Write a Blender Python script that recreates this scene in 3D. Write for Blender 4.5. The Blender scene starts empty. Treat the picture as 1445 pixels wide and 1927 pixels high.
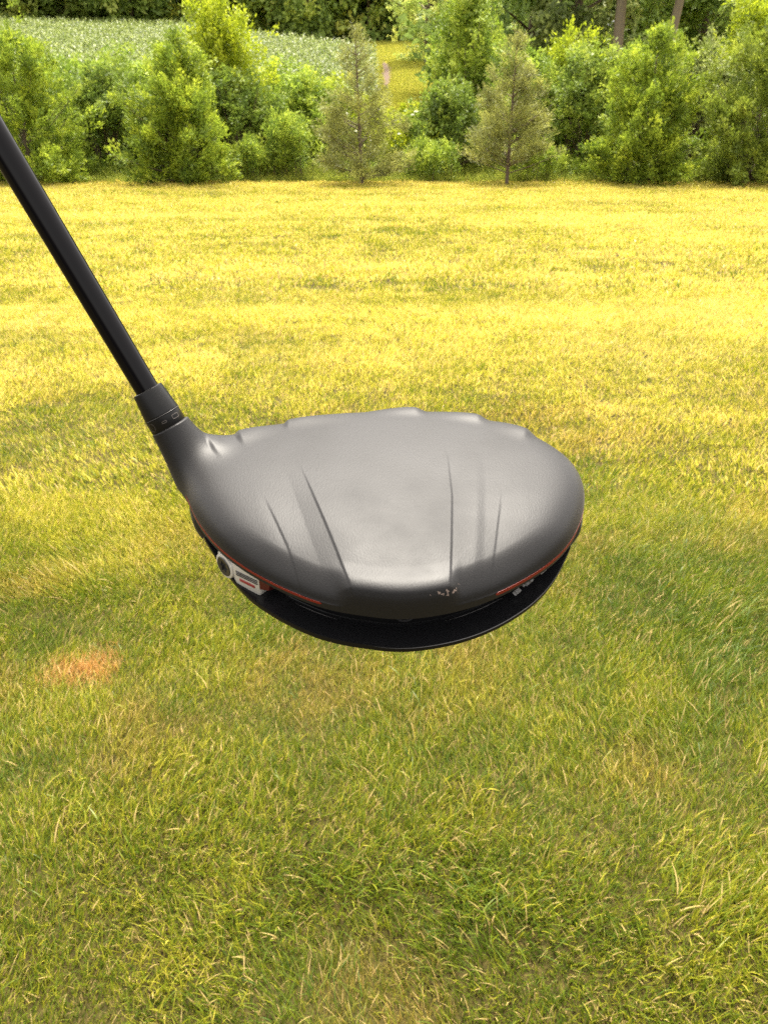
import bpy, math, random
import numpy as np
from mathutils import Vector, Matrix, Euler

random.seed(7)
RNG = np.random.default_rng(7)
R = math.radians
sc = bpy.context.scene
COL = sc.collection

# ------------------------------------------------------------------ camera
PITCH = 25.3
cam_d = bpy.data.cameras.new('camera')
cam = bpy.data.objects.new('camera', cam_d); COL.objects.link(cam)
cam.location = (0, 0, 1.5)
cam.rotation_euler = (R(90 - PITCH), 0, 0)
cam_d.sensor_fit = 'HORIZONTAL'; cam_d.sensor_width = 36.0
cam_d.lens = 36.0 * 1549 / 1445
cam_d.clip_start = 0.02; cam_d.clip_end = 800
cam_d.dof.use_dof = True
cam_d.dof.focus_distance = 0.275
cam_d.dof.aperture_fstop = 68
sc.camera = cam

# ------------------------------------------------------------------ light
SUN_ELEV, SUN_AZ = 69.0, 8.0          # azimuth measured from +Y towards +X
wd = bpy.data.worlds.new('World'); sc.world = wd; wd.use_nodes = True
nt = wd.node_tree
bg = nt.nodes['Background']
sky = nt.nodes.new('ShaderNodeTexSky'); sky.sky_type = 'NISHITA'; sky.sun_disc = False
sky.sun_elevation = R(SUN_ELEV); sky.sun_rotation = R(SUN_AZ)
sky.air_density = 1.0; sky.dust_density = 5.0; sky.ozone_density = 1.0
hs = nt.nodes.new('ShaderNodeHueSaturation'); hs.inputs['Saturation'].default_value = 0.12
nt.links.new(sky.outputs['Color'], hs.inputs['Color'])
wb = nt.nodes.new('ShaderNodeMix'); wb.data_type = 'RGBA'; wb.blend_type = 'MULTIPLY'; wb.inputs['Factor'].default_value = 1.0
wb.inputs['B'].default_value = (1.0, 0.955, 0.90, 1)          # warm hazy overcast
nt.links.new(hs.outputs['Color'], wb.inputs['A']); nt.links.new(wb.outputs['Result'], bg.inputs['Color'])
bg.inputs['Strength'].default_value = 0.15
sun_d = bpy.data.lights.new('sun', 'SUN'); sun_d.energy = 2.3; sun_d.angle = R(20); sun_d.color = (1.0, 0.93, 0.80)
sun = bpy.data.objects.new('sun', sun_d); COL.objects.link(sun)
sdir = Vector((math.sin(R(SUN_AZ)) * math.cos(R(SUN_ELEV)), math.cos(R(SUN_AZ)) * math.cos(R(SUN_ELEV)), math.sin(R(SUN_ELEV))))
sun.rotation_euler = sdir.to_track_quat('Z', 'Y').to_euler()
sun.location = (0, 0, 30)
sc.view_settings.view_transform = 'Standard'
sc.view_settings.look = 'None'
sc.view_settings.gamma = 1.0
sc.view_settings.use_curve_mapping = False
sc.view_settings.exposure = 2.2
sc.cycles.use_denoising = False; sc.cycles.denoising_prefilter = 'NONE'
sc.cycles.max_bounces = 5; sc.cycles.diffuse_bounces = 3; sc.cycles.glossy_bounces = 3
sc.cycles.transmission_bounces = 4
sc.cycles.sample_clamp_indirect = 6

# ------------------------------------------------------------------ helpers
def tag(o, label=None, cat=None, group=None, kind=None):
    if label: o['label'] = label
    if cat: o['category'] = cat
    if group: o['group'] = group
    if kind: o['kind'] = kind
    return o

def link(o, parent=None):
    COL.objects.link(o)
    if parent is not None: o.parent = parent
    return o

def empty(name, loc, rot=(0, 0, 0)):
    o = bpy.data.objects.new(name, None); o.empty_display_size = 0.1
    COL.objects.link(o); o.location = loc; o.rotation_euler = rot
    return o

def mesh_np(name, V, F, mat, parent=None, smooth=False, fattr=None, link_it=True):
    """V (n,3); F (m,k) array or list of tuples."""
    me = bpy.data.meshes.new(name)
    V = np.asarray(V, dtype=np.float32)
    if isinstance(F, np.ndarray):
        m, k = F.shape
        me.vertices.add(len(V)); me.vertices.foreach_set('co', V.ravel())
        me.loops.add(m * k); me.loops.foreach_set('vertex_index', F.astype(np.int32).ravel())
        me.polygons.add(m); me.polygons.foreach_set('loop_start', np.arange(0, m * k, k, dtype=np.int32))
        me.update(calc_edges=True)
    else:
        me.from_pydata([tuple(map(float, v)) for v in V], [], F); me.update()
    if smooth: me.polygons.foreach_set('use_smooth', np.ones(len(me.polygons), dtype=bool))
    if fattr:
        for k_, a in fattr.items():
            at = me.attributes.new(k_, 'FLOAT', 'FACE'); at.data.foreach_set('value', np.asarray(a, dtype=np.float32))
    if mat: me.materials.append(mat)
    o = bpy.data.objects.new(name, me)
    if link_it: link(o, parent)
    return o

class Lat:
    """smooth 2-D value noise"""
    def __init__(s, seed): s.t = np.random.default_rng(seed).random((256, 256))
    def __call__(s, x, y):
        x = np.asarray(x, float); y = np.asarray(y, float)
        i = np.floor(x).astype(int); j = np.floor(y).astype(int); u = x - i; v = y - j
        u = u * u * (3 - 2 * u); v = v * v * (3 - 2 * v)
        a = s.t[i & 255, j & 255]; b = s.t[(i + 1) & 255, j & 255]; c = s.t[i & 255, (j + 1) & 255]; d = s.t[(i + 1) & 255, (j + 1) & 255]
        return (a * (1 - u) + b * u) * (1 - v) + (c * (1 - u) + d * u) * v
def fbm(n, x, y, o=3):
    r = 0; a = 0.5; t = 0
    for k in range(o):
        r = r + a * n(x * 2 ** k + 17.3 * k, y * 2 ** k + 9.1 * k); t += a; a *= 0.5
    return r / t
def sstep(a, b, x):
    t = np.clip((np.asarray(x, float) - a) / (b - a), 0, 1); return t * t * (3 - 2 * t)

# ------------------------------------------------------------------ materials
def mat_new(name):
    m = bpy.data.materials.new(name); m.use_nodes = True
    return m, m.node_tree, m.node_tree.nodes['Principled BSDF']
def simple(name, col, rough=0.5, metal=0.0, spec=0.5, noise=0.0, nscale=200, bump=0.0, bscale=800, coat=0.0):
    m, t, b = mat_new(name)
    b.inputs['Base Color'].default_value = (*col, 1); b.inputs['Roughness'].default_value = rough
    b.inputs['Metallic'].default_value = metal; b.inputs['Specular IOR Level'].default_value = spec
    b.inputs['Coat Weight'].default_value = coat; b.inputs['Coat Roughness'].default_value = 0.08
    tc = t.nodes.new('ShaderNodeTexCoord')
    if noise:
        n = t.nodes.new('ShaderNodeTexNoise'); n.inputs['Scale'].default_value = nscale; n.inputs['Detail'].default_value = 4
        r = t.nodes.new('ShaderNodeMapRange'); r.inputs['To Min'].default_value = rough - noise; r.inputs['To Max'].default_value = rough + noise
        t.links.new(tc.outputs['Object'], n.inputs['Vector']); t.links.new(n.outputs['Fac'], r.inputs['Value']); t.links.new(r.outputs['Result'], b.inputs['Roughness'])
    if bump:
        n = t.nodes.new('ShaderNodeTexNoise'); n.inputs['Scale'].default_value = bscale; n.inputs['Detail'].default_value = 3
        bp = t.nodes.new('ShaderNodeBump'); bp.inputs['Strength'].default_value = bump; bp.inputs['Distance'].default_value = 0.0003
        t.links.new(tc.outputs['Object'], n.inputs['Vector']); t.links.new(n.outputs['Fac'], bp.inputs['Height']); t.links.new(bp.outputs['Normal'], b.inputs['Normal'])
    return m

def ramp(t, stops):
    r = t.nodes.new('ShaderNodeValToRGB'); e = r.color_ramp.elements
    while len(e) < len(stops): e.new(0.5)
    for k, (p, c) in enumerate(stops):
        e[k].position = p; e[k].color = (*c, 1)
    return r

def leaf_mat(name, stops, trans=0.42, rough=0.55, patch=0.6):
    """leaf colour: per-leaf value 'v' plus soft noise between clumps"""
    m, t, b = mat_new(name)
    a = t.nodes.new('ShaderNodeAttribute'); a.attribute_name = 'v'
    g = t.nodes.new('ShaderNodeNewGeometry')
    n = t.nodes.new('ShaderNodeTexNoise'); n.inputs['Scale'].default_value = 1.7; n.inputs['Detail'].default_value = 2
    t.links.new(g.outputs['Position'], n.inputs['Vector'])
    ma = t.nodes.new('ShaderNodeMath'); ma.operation = 'MULTIPLY_ADD'; ma.inputs[1].default_value = patch; ma.inputs[2].default_value = -patch * 0.5
    t.links.new(n.outputs['Fac'], ma.inputs[0])
    ad = t.nodes.new('ShaderNodeMath'); ad.operation = 'ADD'; t.links.new(a.outputs['Fac'], ad.inputs[0]); t.links.new(ma.outputs[0], ad.inputs[1])
    r = ramp(t, stops); t.links.new(ad.outputs[0], r.inputs['Fac'])
    t.links.new(r.outputs['Color'], b.inputs['Base Color']); b.inputs['Roughness'].default_value = rough
    b.inputs['Specular IOR Level'].default_value = 0.3
    tr = t.nodes.new('ShaderNodeBsdfTranslucent'); t.links.new(r.outputs['Color'], tr.inputs['Color'])
    mx = t.nodes.new('ShaderNodeMixShader'); mx.inputs[0].default_value = trans
    out = t.nodes['Material Output']
    t.links.new(b.outputs[0], mx.inputs[1]); t.links.new(tr.outputs[0], mx.inputs[2]); t.links.new(mx.outputs[0], out.inputs['Surface'])
    return m

M = {}
M['cedar'] = leaf_mat('cedar_leaf', [(0.0, (0.097, 0.152, 0.019)), (0.5, (0.228, 0.305, 0.028)), (1.0, (0.469, 0.533, 0.047))])
M['cedar_dull'] = leaf_mat('cedar_dull_leaf', [(0.0, (0.09, 0.13, 0.018)), (0.5, (0.198, 0.254, 0.029)), (1.0, (0.359, 0.403, 0.052))])
M['pine'] = leaf_mat('pine_needle', [(0.0, (0.138, 0.144, 0.05)), (0.5, (0.25, 0.263, 0.062)), (1.0, (0.413, 0.413, 0.094))])
M['shrub_dark'] = leaf_mat('shrub_dark_leaf', [(0.0, (0.083, 0.128, 0.024)), (0.5, (0.187, 0.261, 0.036)), (1.0, (0.374, 0.434, 0.06))])
M['shrub_mid'] = leaf_mat('shrub_mid_leaf', [(0.0, (0.102, 0.17, 0.024)), (0.5, (0.244, 0.332, 0.038)), (1.0, (0.461, 0.536, 0.065))])
M['lime'] = leaf_mat('lime_leaf', [(0.0, (0.148, 0.205, 0.014)), (0.5, (0.348, 0.41, 0.019)), (1.0, (0.546, 0.589, 0.036))], trans=0.45)
M['sage'] = leaf_mat('sage_leaf', [(0.0, (0.12, 0.156, 0.048)), (0.5, (0.252, 0.294, 0.084)), (1.0, (0.432, 0.456, 0.132))])
M['wood_leaf'] = leaf_mat('woodland_leaf', [(0.0, (0.144, 0.216, 0.052)), (0.5, (0.316, 0.416, 0.086)), (1.0, (0.603, 0.62, 0.144))])
M['corn'] = leaf_mat('corn_leaf', [(0.0, (0.05, 0.08, 0.014)), (0.5, (0.125, 0.165, 0.036)), (1.0, (0.28, 0.32, 0.10))], rough=0.4, patch=0.3)
M['tallgrass'] = leaf_mat('tall_grass_blade', [(0.0, (0.12, 0.165, 0.018)), (0.5, (0.255, 0.3, 0.038)), (1.0, (0.48, 0.48, 0.075))])
M['straw'] = leaf_mat('straw_grass_blade', [(0.0, (0.187, 0.213, 0.02)), (0.5, (0.374, 0.37, 0.045)), (1.0, (0.528, 0.47, 0.08))])
M['flower'] = leaf_mat('white_flower', [(0.0, (0.7, 0.7, 0.55)), (1.0, (0.8, 0.8, 0.7))])
M['bark'] = simple('bark', (0.12, 0.085, 0.055), 0.9, bump=1.0, bscale=30)
M['bark_pale'] = simple('bark_pale', (0.17, 0.13, 0.085), 0.9, bump=1.0, bscale=12)

# ------------------------------------------------------------------ terrain
TN = Lat(3)
def terrain(x, y):
    x = np.asarray(x, float); y = np.asarray(y, float)
    rise = 0.135 * np.clip(y - 32, 0, None) * sstep(28, 46, y)
    rise = np.where(y > 100, 9.18 + 0.03 * (y - 100), rise)
    side = -0.015 * np.clip(x, -60, 20) * sstep(40, 95, y)
    bump = (fbm(TN, x * 0.35 + 50, y * 0.35 + 50) - 0.5) * 0.10 * sstep(4, 10, y)
    return rise + side + bump * (1 - sstep(20, 24, y) * 0.5)

def ground_mat():
    m, t, b = mat_new('ground_turf')
    g = t.nodes.new('ShaderNodeNewGeometry')
    sep = t.nodes.new('ShaderNodeSeparateXYZ'); t.links.new(g.outputs['Position'], sep.inputs[0])
    n = t.nodes.new('ShaderNodeTexNoise'); n.inputs['Scale'].default_value = 60; n.inputs['Detail'].default_value = 5
    t.links.new(g.outputs['Position'], n.inputs['Vector'])
    r1 = ramp(t, [(0.3, (0.022, 0.018, 0.006)), (0.6, (0.05, 0.04, 0.011)), (0.8, (0.085, 0.066, 0.018))])
    t.links.new(n.outputs['Fac'], r1.inputs['Fac'])
    n2 = t.nodes.new('ShaderNodeTexNoise'); n2.inputs['Scale'].default_value = 0.9; n2.inputs['Detail'].default_value = 6
    t.links.new(g.outputs['Position'], n2.inputs['Vector'])
    r2 = ramp(t, [(0.35, (0.16, 0.17, 0.03)), (0.55, (0.30, 0.26, 0.06)), (0.7, (0.36, 0.29, 0.09))])
    t.links.new(n2.outputs['Fac'], r2.inputs['Fac'])
    mr = t.nodes.new('ShaderNodeMapRange'); mr.inputs['From Min'].default_value = 26; mr.inputs['From Max'].default_value = 34
    t.links.new(sep.outputs['Y'], mr.inputs['Value'])
    mx = t.nodes.new('ShaderNodeMix'); mx.data_type = 'RGBA'
    t.links.new(mr.outputs['Result'], mx.inputs['Factor']); t.links.new(r1.outputs['Color'], mx.inputs['A']); t.links.new(r2.outputs['Color'], mx.inputs['B'])
    t.links.new(mx.outputs['Result'], b.inputs['Base Color'])
    b.inputs['Roughness'].default_value = 0.95; b.inputs['Specular IOR Level'].default_value = 0.1
    return m
def build_ground():
    ys = np.concatenate([np.linspace(-6, 30, 73), np.linspace(31, 110, 80), np.linspace(115, 400, 30)])
    xs = np.concatenate([np.linspace(-300, -50, 20), np.linspace(-48, 48, 97), np.linspace(50, 300, 20)])
    X, Y = np.meshgrid(xs, ys); V = np.stack([X, Y, terrain(X, Y)], -1).reshape(-1, 3)
    nx = len(xs); i = np.arange(len(ys) - 1)[:, None] * nx + np.arange(nx - 1)[None, :]
    i = i.ravel(); F = np.stack([i, i + 1, i + nx + 1, i + nx], -1)
    o = mesh_np('ground', V, F, ground_mat(), smooth=True)
    tag(o, 'mown yellow green lawn rising to a field', kind='structure')
    # bare reddish soil where the field track meets the corn
    n = 26; a = np.linspace(0, 2 * np.pi, n, endpoint=False); rr = 1 + 0.25 * np.sin(3 * a + 1) + 0.15 * np.sin(7 * a)
    P = [(0.15, 67, 0)] + [(0.15 + 0.5 * c * q, 67 + 11 * s * q, 0) for c, s, q in zip(np.cos(a), np.sin(a), rr)]
    P = np.array(P, float); P[:, 2] = terrain(P[:, 0], P[:, 1]) + 0.03
    d = mesh_np('bare_soil', P, [(0, 1 + k, 1 + (k + 1) % n) for k in range(n)], simple('soil', (0.08, 0.045, 0.024), 0.95, bump=1, bscale=3))
    tag(d, 'strip of bare reddish soil beside the corn field', kind='structure')
build_ground()

# ------------------------------------------------------------------ instanced grass (one self-contained mesh + nodes)
def scatter_object(name, tufts, pts, mat):
    """tufts: list of (V,F(quads),v). pts dict: co, rot, scl, var, tint. Mesh holds tuft blades and loose points; nodes put tufts on points."""
    Vs, Fs, vs, grp = [], [], [], []; off = 0
    for k, (V, F, v) in enumerate(tufts):
        Vs.append(V); Fs.append(F + off); vs.append(v); grp.append(np.full(len(V), k)); off += len(V)
    npt = len(pts['co'])
    V = np.concatenate(Vs + [pts['co']]).astype(np.float32); F = np.concatenate(Fs)
    me = bpy.data.meshes.new(name)
    me.vertices.add(len(V)); me.vertices.foreach_set('co', V.ravel())
    m, k = F.shape
    me.loops.add(m * k); me.loops.foreach_set('vertex_index', F.astype(np.int32).ravel())
    me.polygons.add(m); me.polygons.foreach_set('loop_start', np.arange(0, m * k, k, dtype=np.int32))
    me.update(calc_edges=True)
    def va(nm, ty, arr, key='value'):
        at = me.attributes.new(nm, ty, 'POINT'); at.data.foreach_set(key, np.ascontiguousarray(arr).ravel())
    z = np.zeros(off, np.float32)
    va('ispt', 'BOOLEAN', np.concatenate([np.zeros(off, bool), np.ones(npt, bool)]))
    va('grp', 'INT', np.concatenate(grp + [np.zeros(npt)]).astype(np.int32))
    va('var', 'INT', np.concatenate([z, pts['var']]).astype(np.int32))
    va('rot', 'FLOAT_VECTOR', np.concatenate([np.zeros((off, 3)), pts['rot']]).astype(np.float32), 'vector')
    va('scl', 'FLOAT_VECTOR', np.concatenate([np.ones((off, 3)), pts['scl']]).astype(np.float32), 'vector')
    va('tint', 'FLOAT', np.concatenate([z, pts['tint']]).astype(np.float32))
    va('dead', 'FLOAT', np.concatenate([z, pts.get('dead', np.zeros(npt))]).astype(np.float32))
    at = me.attributes.new('v', 'FLOAT', 'FACE'); at.data.foreach_set('value', np.concatenate(vs).astype(np.float32))
    me.materials.append(mat)
    o = bpy.data.objects.new(name, me); COL.objects.link(o)
    ng = bpy.data.node_groups.new(name + '_nodes', 'GeometryNodeTree')
    ng.interface.new_socket('Geometry', in_out='INPUT', socket_type='NodeSocketGeometry')
    ng.interface.new_socket('Geometry', in_out='OUTPUT', socket_type='NodeSocketGeometry')
    N = ng.nodes; L = ng.links
    gi = N.new('NodeGroupInput'); go = N.new('NodeGroupOutput')
    def named(nm, ty):
        q = N.new('GeometryNodeInputNamedAttribute'); q.data_type = ty; q.inputs['Name'].default_value = nm
        return q.outputs['Attribute']
    se = N.new('GeometryNodeSeparateGeometry'); se.domain = 'POINT'
    L.new(gi.outputs[0], se.inputs['Geometry']); L.new(named('ispt', 'BOOLEAN'), se.inputs['Selection'])
    mp = N.new('GeometryNodeMeshToPoints'); L.new(se.outputs['Selection'], mp.inputs['Mesh'])
    sp = N.new('GeometryNodeSplitToInstances'); sp.domain = 'POINT'
    L.new(se.outputs['Inverted'], sp.inputs['Geometry']); L.new(named('grp', 'INT'), sp.inputs['Group ID'])
    ip = N.new('GeometryNodeInstanceOnPoints')
    L.new(mp.outputs[0], ip.inputs['Points']); L.new(sp.outputs['Instances'], ip.inputs['Instance'])
    ip.inputs['Pick Instance'].default_value = True
    L.new(named('var', 'INT'), ip.inputs['Instance Index'])
    L.new(named('rot', 'FLOAT_VECTOR'), ip.inputs['Rotation']); L.new(named('scl', 'FLOAT_VECTOR'), ip.inputs['Scale'])
    L.new(ip.outputs[0], go.inputs[0])
    md = o.modifiers.new('scatter', 'NODES'); md.node_group = ng
    return o

def blade_tuft(rng, n, rad, hgt, wid, lean, spread, seg=3, curl=0.6, vlo=0.0, vhi=1.0):
    """n curved tapering blades leaning mostly to +x; quads (tip quad degenerate-free narrow)"""
    r = rad * np.sqrt(rng.random(n)); a = rng.random(n) * 2 * np.pi
    bx, by = r * np.cos(a), r * np.sin(a)
    az = rng.normal(0, spread, n); ln = np.clip(rng.normal(lean, 0.33, n), 0.05, 1.45)
    h = hgt * rng.uniform(0.55, 1.25, n); w = wid * rng.uniform(0.6, 1.3, n)
    face = rng.random(n) * np.pi
    V = np.zeros((n, seg + 1, 2, 3))
    px, py, pz = bx.copy(), by.copy(), np.full(n, -0.004)
    ang = ln * 0.45
    for s in range(seg + 1):
        ws = w * (1 - (s / seg) ** 1.6) * 0.5 + w * 0.07
        sx, sy = np.cos(face), np.sin(face)
        V[:, s, 0] = np.stack([px - sx * ws, py - sy * ws, pz], -1); V[:, s, 1] = np.stack([px + sx * ws, py + sy * ws, pz], -1)
        st = h / seg
        px = px + np.sin(ang) * np.cos(az) * st; py = py + np.sin(ang) * np.sin(az) * st; pz = pz + np.cos(ang) * st
        ang = ang + ln * curl * 1.3 / seg
    V = V.reshape(-1, 3)
    base = np.arange(n)[:, None] * (seg + 1) * 2
    F = np.concatenate([base + np.array([[2 * s, 2 * s + 1, 2 * s + 3, 2 * s + 2]]) for s in range(seg)], 1).reshape(-1, 4)
    v = rng.uniform(vlo, vlo + (vhi - vlo) * 0.85, n); v = np.where(rng.random(n) < 0.10, rng.uniform(1.25, 1.5, n), v); v = np.repeat(v, seg)
    return V, F, v

def grass_mat():
    m, t, b = mat_new('lawn_grass_blade')
    a = t.nodes.new('ShaderNodeAttribute'); a.attribute_name = 'v'
    ti = t.nodes.new('ShaderNodeAttribute'); ti.attribute_name = 'tint'; ti.attribute_type = 'INSTANCER'
    de = t.nodes.new('ShaderNodeAttribute'); de.attribute_name = 'dead'; de.attribute_type = 'INSTANCER'
    ma = t.nodes.new('ShaderNodeMath'); ma.operation = 'MULTIPLY_ADD'; ma.inputs[1].default_value = 0.75
    t.links.new(a.outputs['Fac'], ma.inputs[0]); t.links.new(ti.outputs['Fac'], ma.inputs[2])
    r = ramp(t, [(0.0, (0.062, 0.108, 0.010)), (0.30, (0.135, 0.18, 0.011)), (0.55, (0.25, 0.255, 0.016)), (0.78, (0.48, 0.44, 0.04)), (1.0, (0.66, 0.54, 0.12))])
    t.links.new(ma.outputs[0], r.inputs['Fac'])
    gs = t.nodes.new('ShaderNodeMath'); gs.operation = 'GREATER_THAN'; gs.inputs[1].default_value = 1.2; t.links.new(a.outputs['Fac'], gs.inputs[0])
    mst = t.nodes.new('ShaderNodeMix'); mst.data_type = 'RGBA'; mst.inputs['B'].default_value = (0.50, 0.37, 0.14, 1)
    t.links.new(gs.outputs[0], mst.inputs['Factor']); t.links.new(r.outputs['Color'], mst.inputs['A'])
    rd = ramp(t, [(0.0, (0.26, 0.13, 0.03)), (0.5, (0.55, 0.29, 0.08)), (1.0, (0.70, 0.46, 0.18))])
    t.links.new(a.outputs['Fac'], rd.inputs['Fac'])
    mx = t.nodes.new('ShaderNodeMix'); mx.data_type = 'RGBA'
    t.links.new(de.outputs['Fac'], mx.inputs['Factor']); t.links.new(mst.outputs['Result'], mx.inputs['A']); t.links.new(rd.outputs['Color'], mx.inputs['B'])
    t.links.new(mx.outputs['Result'], b.inputs['Base Color']); b.inputs['Roughness'].default_value = 0.45
    b.inputs['Specular IOR Level'].default_value = 0.35
    tr = t.nodes.new('ShaderNodeBsdfTranslucent'); t.links.new(mx.outputs['Result'], tr.inputs['Color'])
    ms = t.nodes.new('ShaderNodeMixShader'); ms.inputs[0].default_value = 0.4
    t.links.new(b.outputs[0], ms.inputs[1]); t.links.new(tr.outputs[0], ms.inputs[2]); t.links.new(ms.outputs[0], t.nodes['Material Output'].inputs['Surface'])
    return m

LAWN_END = 24.6
def jitter_pts(rng, y0, y1, step, margin):
    out = []
    y = y0
    while y < y1:
        hw = 0.47 * (y * 0.905 + 0.64) * 1.06 + margin
        nx = int(2 * hw / step)
        xs = -hw + (np.arange(nx) + rng.random(nx)) * step
        out.append(np.stack([xs, y + rng.random(nx) * step], -1)); y += step
    return np.concatenate(out)

def build_lawn():
    rng = np.random.default_rng(11)
    tufts = []
    for k in range(8): tufts.append(blade_tuft(rng, 84, 0.07, 0.036, 0.0021, 0.85, 1.0, seg=3, curl=0.45))           # 0-7 near
    for k in range(4): tufts.append(blade_tuft(rng, 56, 0.06, 0.055, 0.0025, 0.95, 0.7, seg=4, curl=0.45, vlo=0.1, vhi=0.8))   # 8-11 long green clumps
    for k in range(6): tufts.append(blade_tuft(rng, 84, 0.13, 0.038, 0.0052, 0.85, 1.1, seg=2))             # 12-17 mid
    for k in range(6): tufts.append(blade_tuft(rng, 96, 0.28, 0.045, 0.0125, 0.8, 1.3, seg=2))             # 18-23 far
    A = jitter_pts(rng, 0.75, 3.3, 0.039, 0.25); B = jitter_pts(rng, 3.2, 8.2, 0.085, 0.5); C_ = jitter_pts(rng, 8.0, LAWN_END, 0.17, 1.2)
    P = np.concatenate([A, B, C_]); n = len(P); tier = np.concatenate([np.zeros(len(A)), np.ones(len(B)), np.full(len(C_), 2)]).astype(int)
    N1, N2, N3, N4 = Lat(21), Lat(22), Lat(23), Lat(24)
    x, y = P[:, 0], P[:, 1]
    z = terrain(x, y)
    flow = fbm(N1, x * 1.1 + 40, y * 1.1 + 40, 2) * 2 * np.pi * 1.6
    rz = flow + rng.normal(0, 0.8, n)
    patch = fbm(N2, x * 1.3 + 30, y * 0.9 + 30, 3)               # dry against green
    fine = N3(x * 5.5 + 60, y * 5.5 + 60)
    rows = fbm(N4, x * 0.22 + 80, y * 2.1 + 80, 3)               # long mower rows across the view
    far = sstep(1.7, 6.5, y)  # far lawn tinted brighter: sunlit look put into colour, partly drier grass
    tint = 0.085 + 0.50 * (patch - 0.45) + 0.26 * (fine - 0.5) + far * (0.46 + 0.68 * (rows - 0.5)) - 0.045 + rng.normal(0, 0.12, n)
    longm = (fbm(N2, x * 1.7 + 90, y * 1.7 + 10, 2) > 0.60) & (tier == 0) & (rng.random(n) < 0.45)
    var = np.where(tier == 0, rng.integers(0, 8, n), np.where(tier == 1, rng.integers(12, 18, n), rng.integers(18, 24, n)))
    var = np.where(longm, rng.integers(8, 12, n), var)
    tint = np.where(longm, tint - 0.04, tint)
    s = rng.uniform(0.75, 1.25, n) * np.where(tier > 0, 0.75 + 0.5 * rows, 0.72 + 0.6 * fine)
    # dead orange spot in the near lawn and a faint one far off on the right
    def spot(cx, cy, rx, ry):
        d = np.hypot((x - cx) / rx, (y - cy) / ry) + (N3(x * 30, y * 30) - 0.5) * 0.7
        return 1 - sstep(0.55, 1.15, d)
    dead = np.clip(spot(-0.905, 2.05, 0.105, 0.08) + 0.75 * spot(6.2, 15.7, 0.9, 0.5) * (N3(x * 3, y * 3) > 0.5) + 0.35 * spot(0.95, 4.3, 0.6, 0.5) * rng.random(n) + 0.45 * sstep(0.56, 0.74, fbm(N4, x * 3.1 + 20, y * 3.1 + 70, 3)) * rng.random(n) * (1 - 0.8 * far), 0, 1)
    green = np.clip(spot(-0.72, 2.35, 0.55, 0.33) + spot(1.05, 2.42, 0.5, 0.45) + 0.7 * spot(-1.05, 3.3, 0.5, 0.35), 0, 1)
    tint = tint - 0.17 * green; dead = dead * np.where(green > 0.2, np.where(dead > 0.6, 1, 0.2), 1)
    s = np.where(dead > 0.4, s * 0.95, s); var = np.where((dead > 0.3) & longm, rng.integers(0, 8, n), var)
    rot = np.stack([rng.normal(0, 0.12, n), rng.normal(0, 0.12, n), rz], -1)
    pts = dict(co=np.stack([x, y, z], -1), rot=rot, scl=np.repeat(s[:, None], 3, 1), var=var, tint=tint, dead=dead)
    o = scatter_object('lawn_grass', tufts, pts, grass_mat())
    tag(o, 'short yellow green mown grass covering the lawn', 'grass', kind='stuff')
build_lawn()

# ------------------------------------------------------------------ vegetation
def tube(path, radii, sides=6):
    path = np.asarray(path, float); n = len(path)
    d = np.gradient(path, axis=0); d /= np.linalg.norm(d, axis=1, keepdims=True) + 1e-9
    ref = np.where(np.abs(d[:, 2:3]) > 0.9, np.array([[1., 0, 0]]), np.array([[0, 0, 1.]]))
    u = np.cross(d, ref); u /= np.linalg.norm(u, axis=1, keepdims=True); w = np.cross(d, u)
    a = np.arange(sides) / sides * 2 * np.pi
    V = path[:, None] + (u[:, None] * np.cos(a)[None, :, None] + w[:, None] * np.sin(a)[None, :, None]) * np.asarray(radii)[:, None, None]
    V = V.reshape(-1, 3); F = []
    for k in range(n - 1):
        for s in range(sides):
            F.append((k * sides + s, k * sides + (s + 1) % sides, (k + 1) * sides + (s + 1) % sides, (k + 1) * sides + s))
    return V, np.array(F)
def join(parts):
    Vs, Fs, off = [], [], 0
    for V, F in parts:
        Vs.append(V); Fs.append(F + off); off += len(V)
    return np.concatenate(Vs), np.concatenate(Fs)

def leaves(rng, P, D, L, W, v, droop=0.0, N=None):
    """one diamond leaf per point: P base, D direction, N preferred leaf normal"""
    n = len(P)
    D = D / (np.linalg.norm(D, axis=1, keepdims=True) + 1e-9)
    rv = rng.normal(size=(n, 3)) * (1.0 if N is None else 0.45)
    if N is not None: rv = rv + N
    S = np.cross(D, rv); S /= np.linalg.norm(S, axis=1, keepdims=True) + 1e-9
    L = (L * rng.uniform(0.6, 1.3, n))[:, None]; W = (W * rng.uniform(0.7, 1.25, n))[:, None]
    mid = P + D * L * 0.45; tip = P + D * L; tip[:, 2] -= droop * L[:, 0]
    V = np.stack([P, mid + S * W * 0.5, tip, mid - S * W * 0.5], 1).reshape(-1, 3)
    F = np.arange(n * 4).reshape(n, 4)
    return V, F, v

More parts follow.
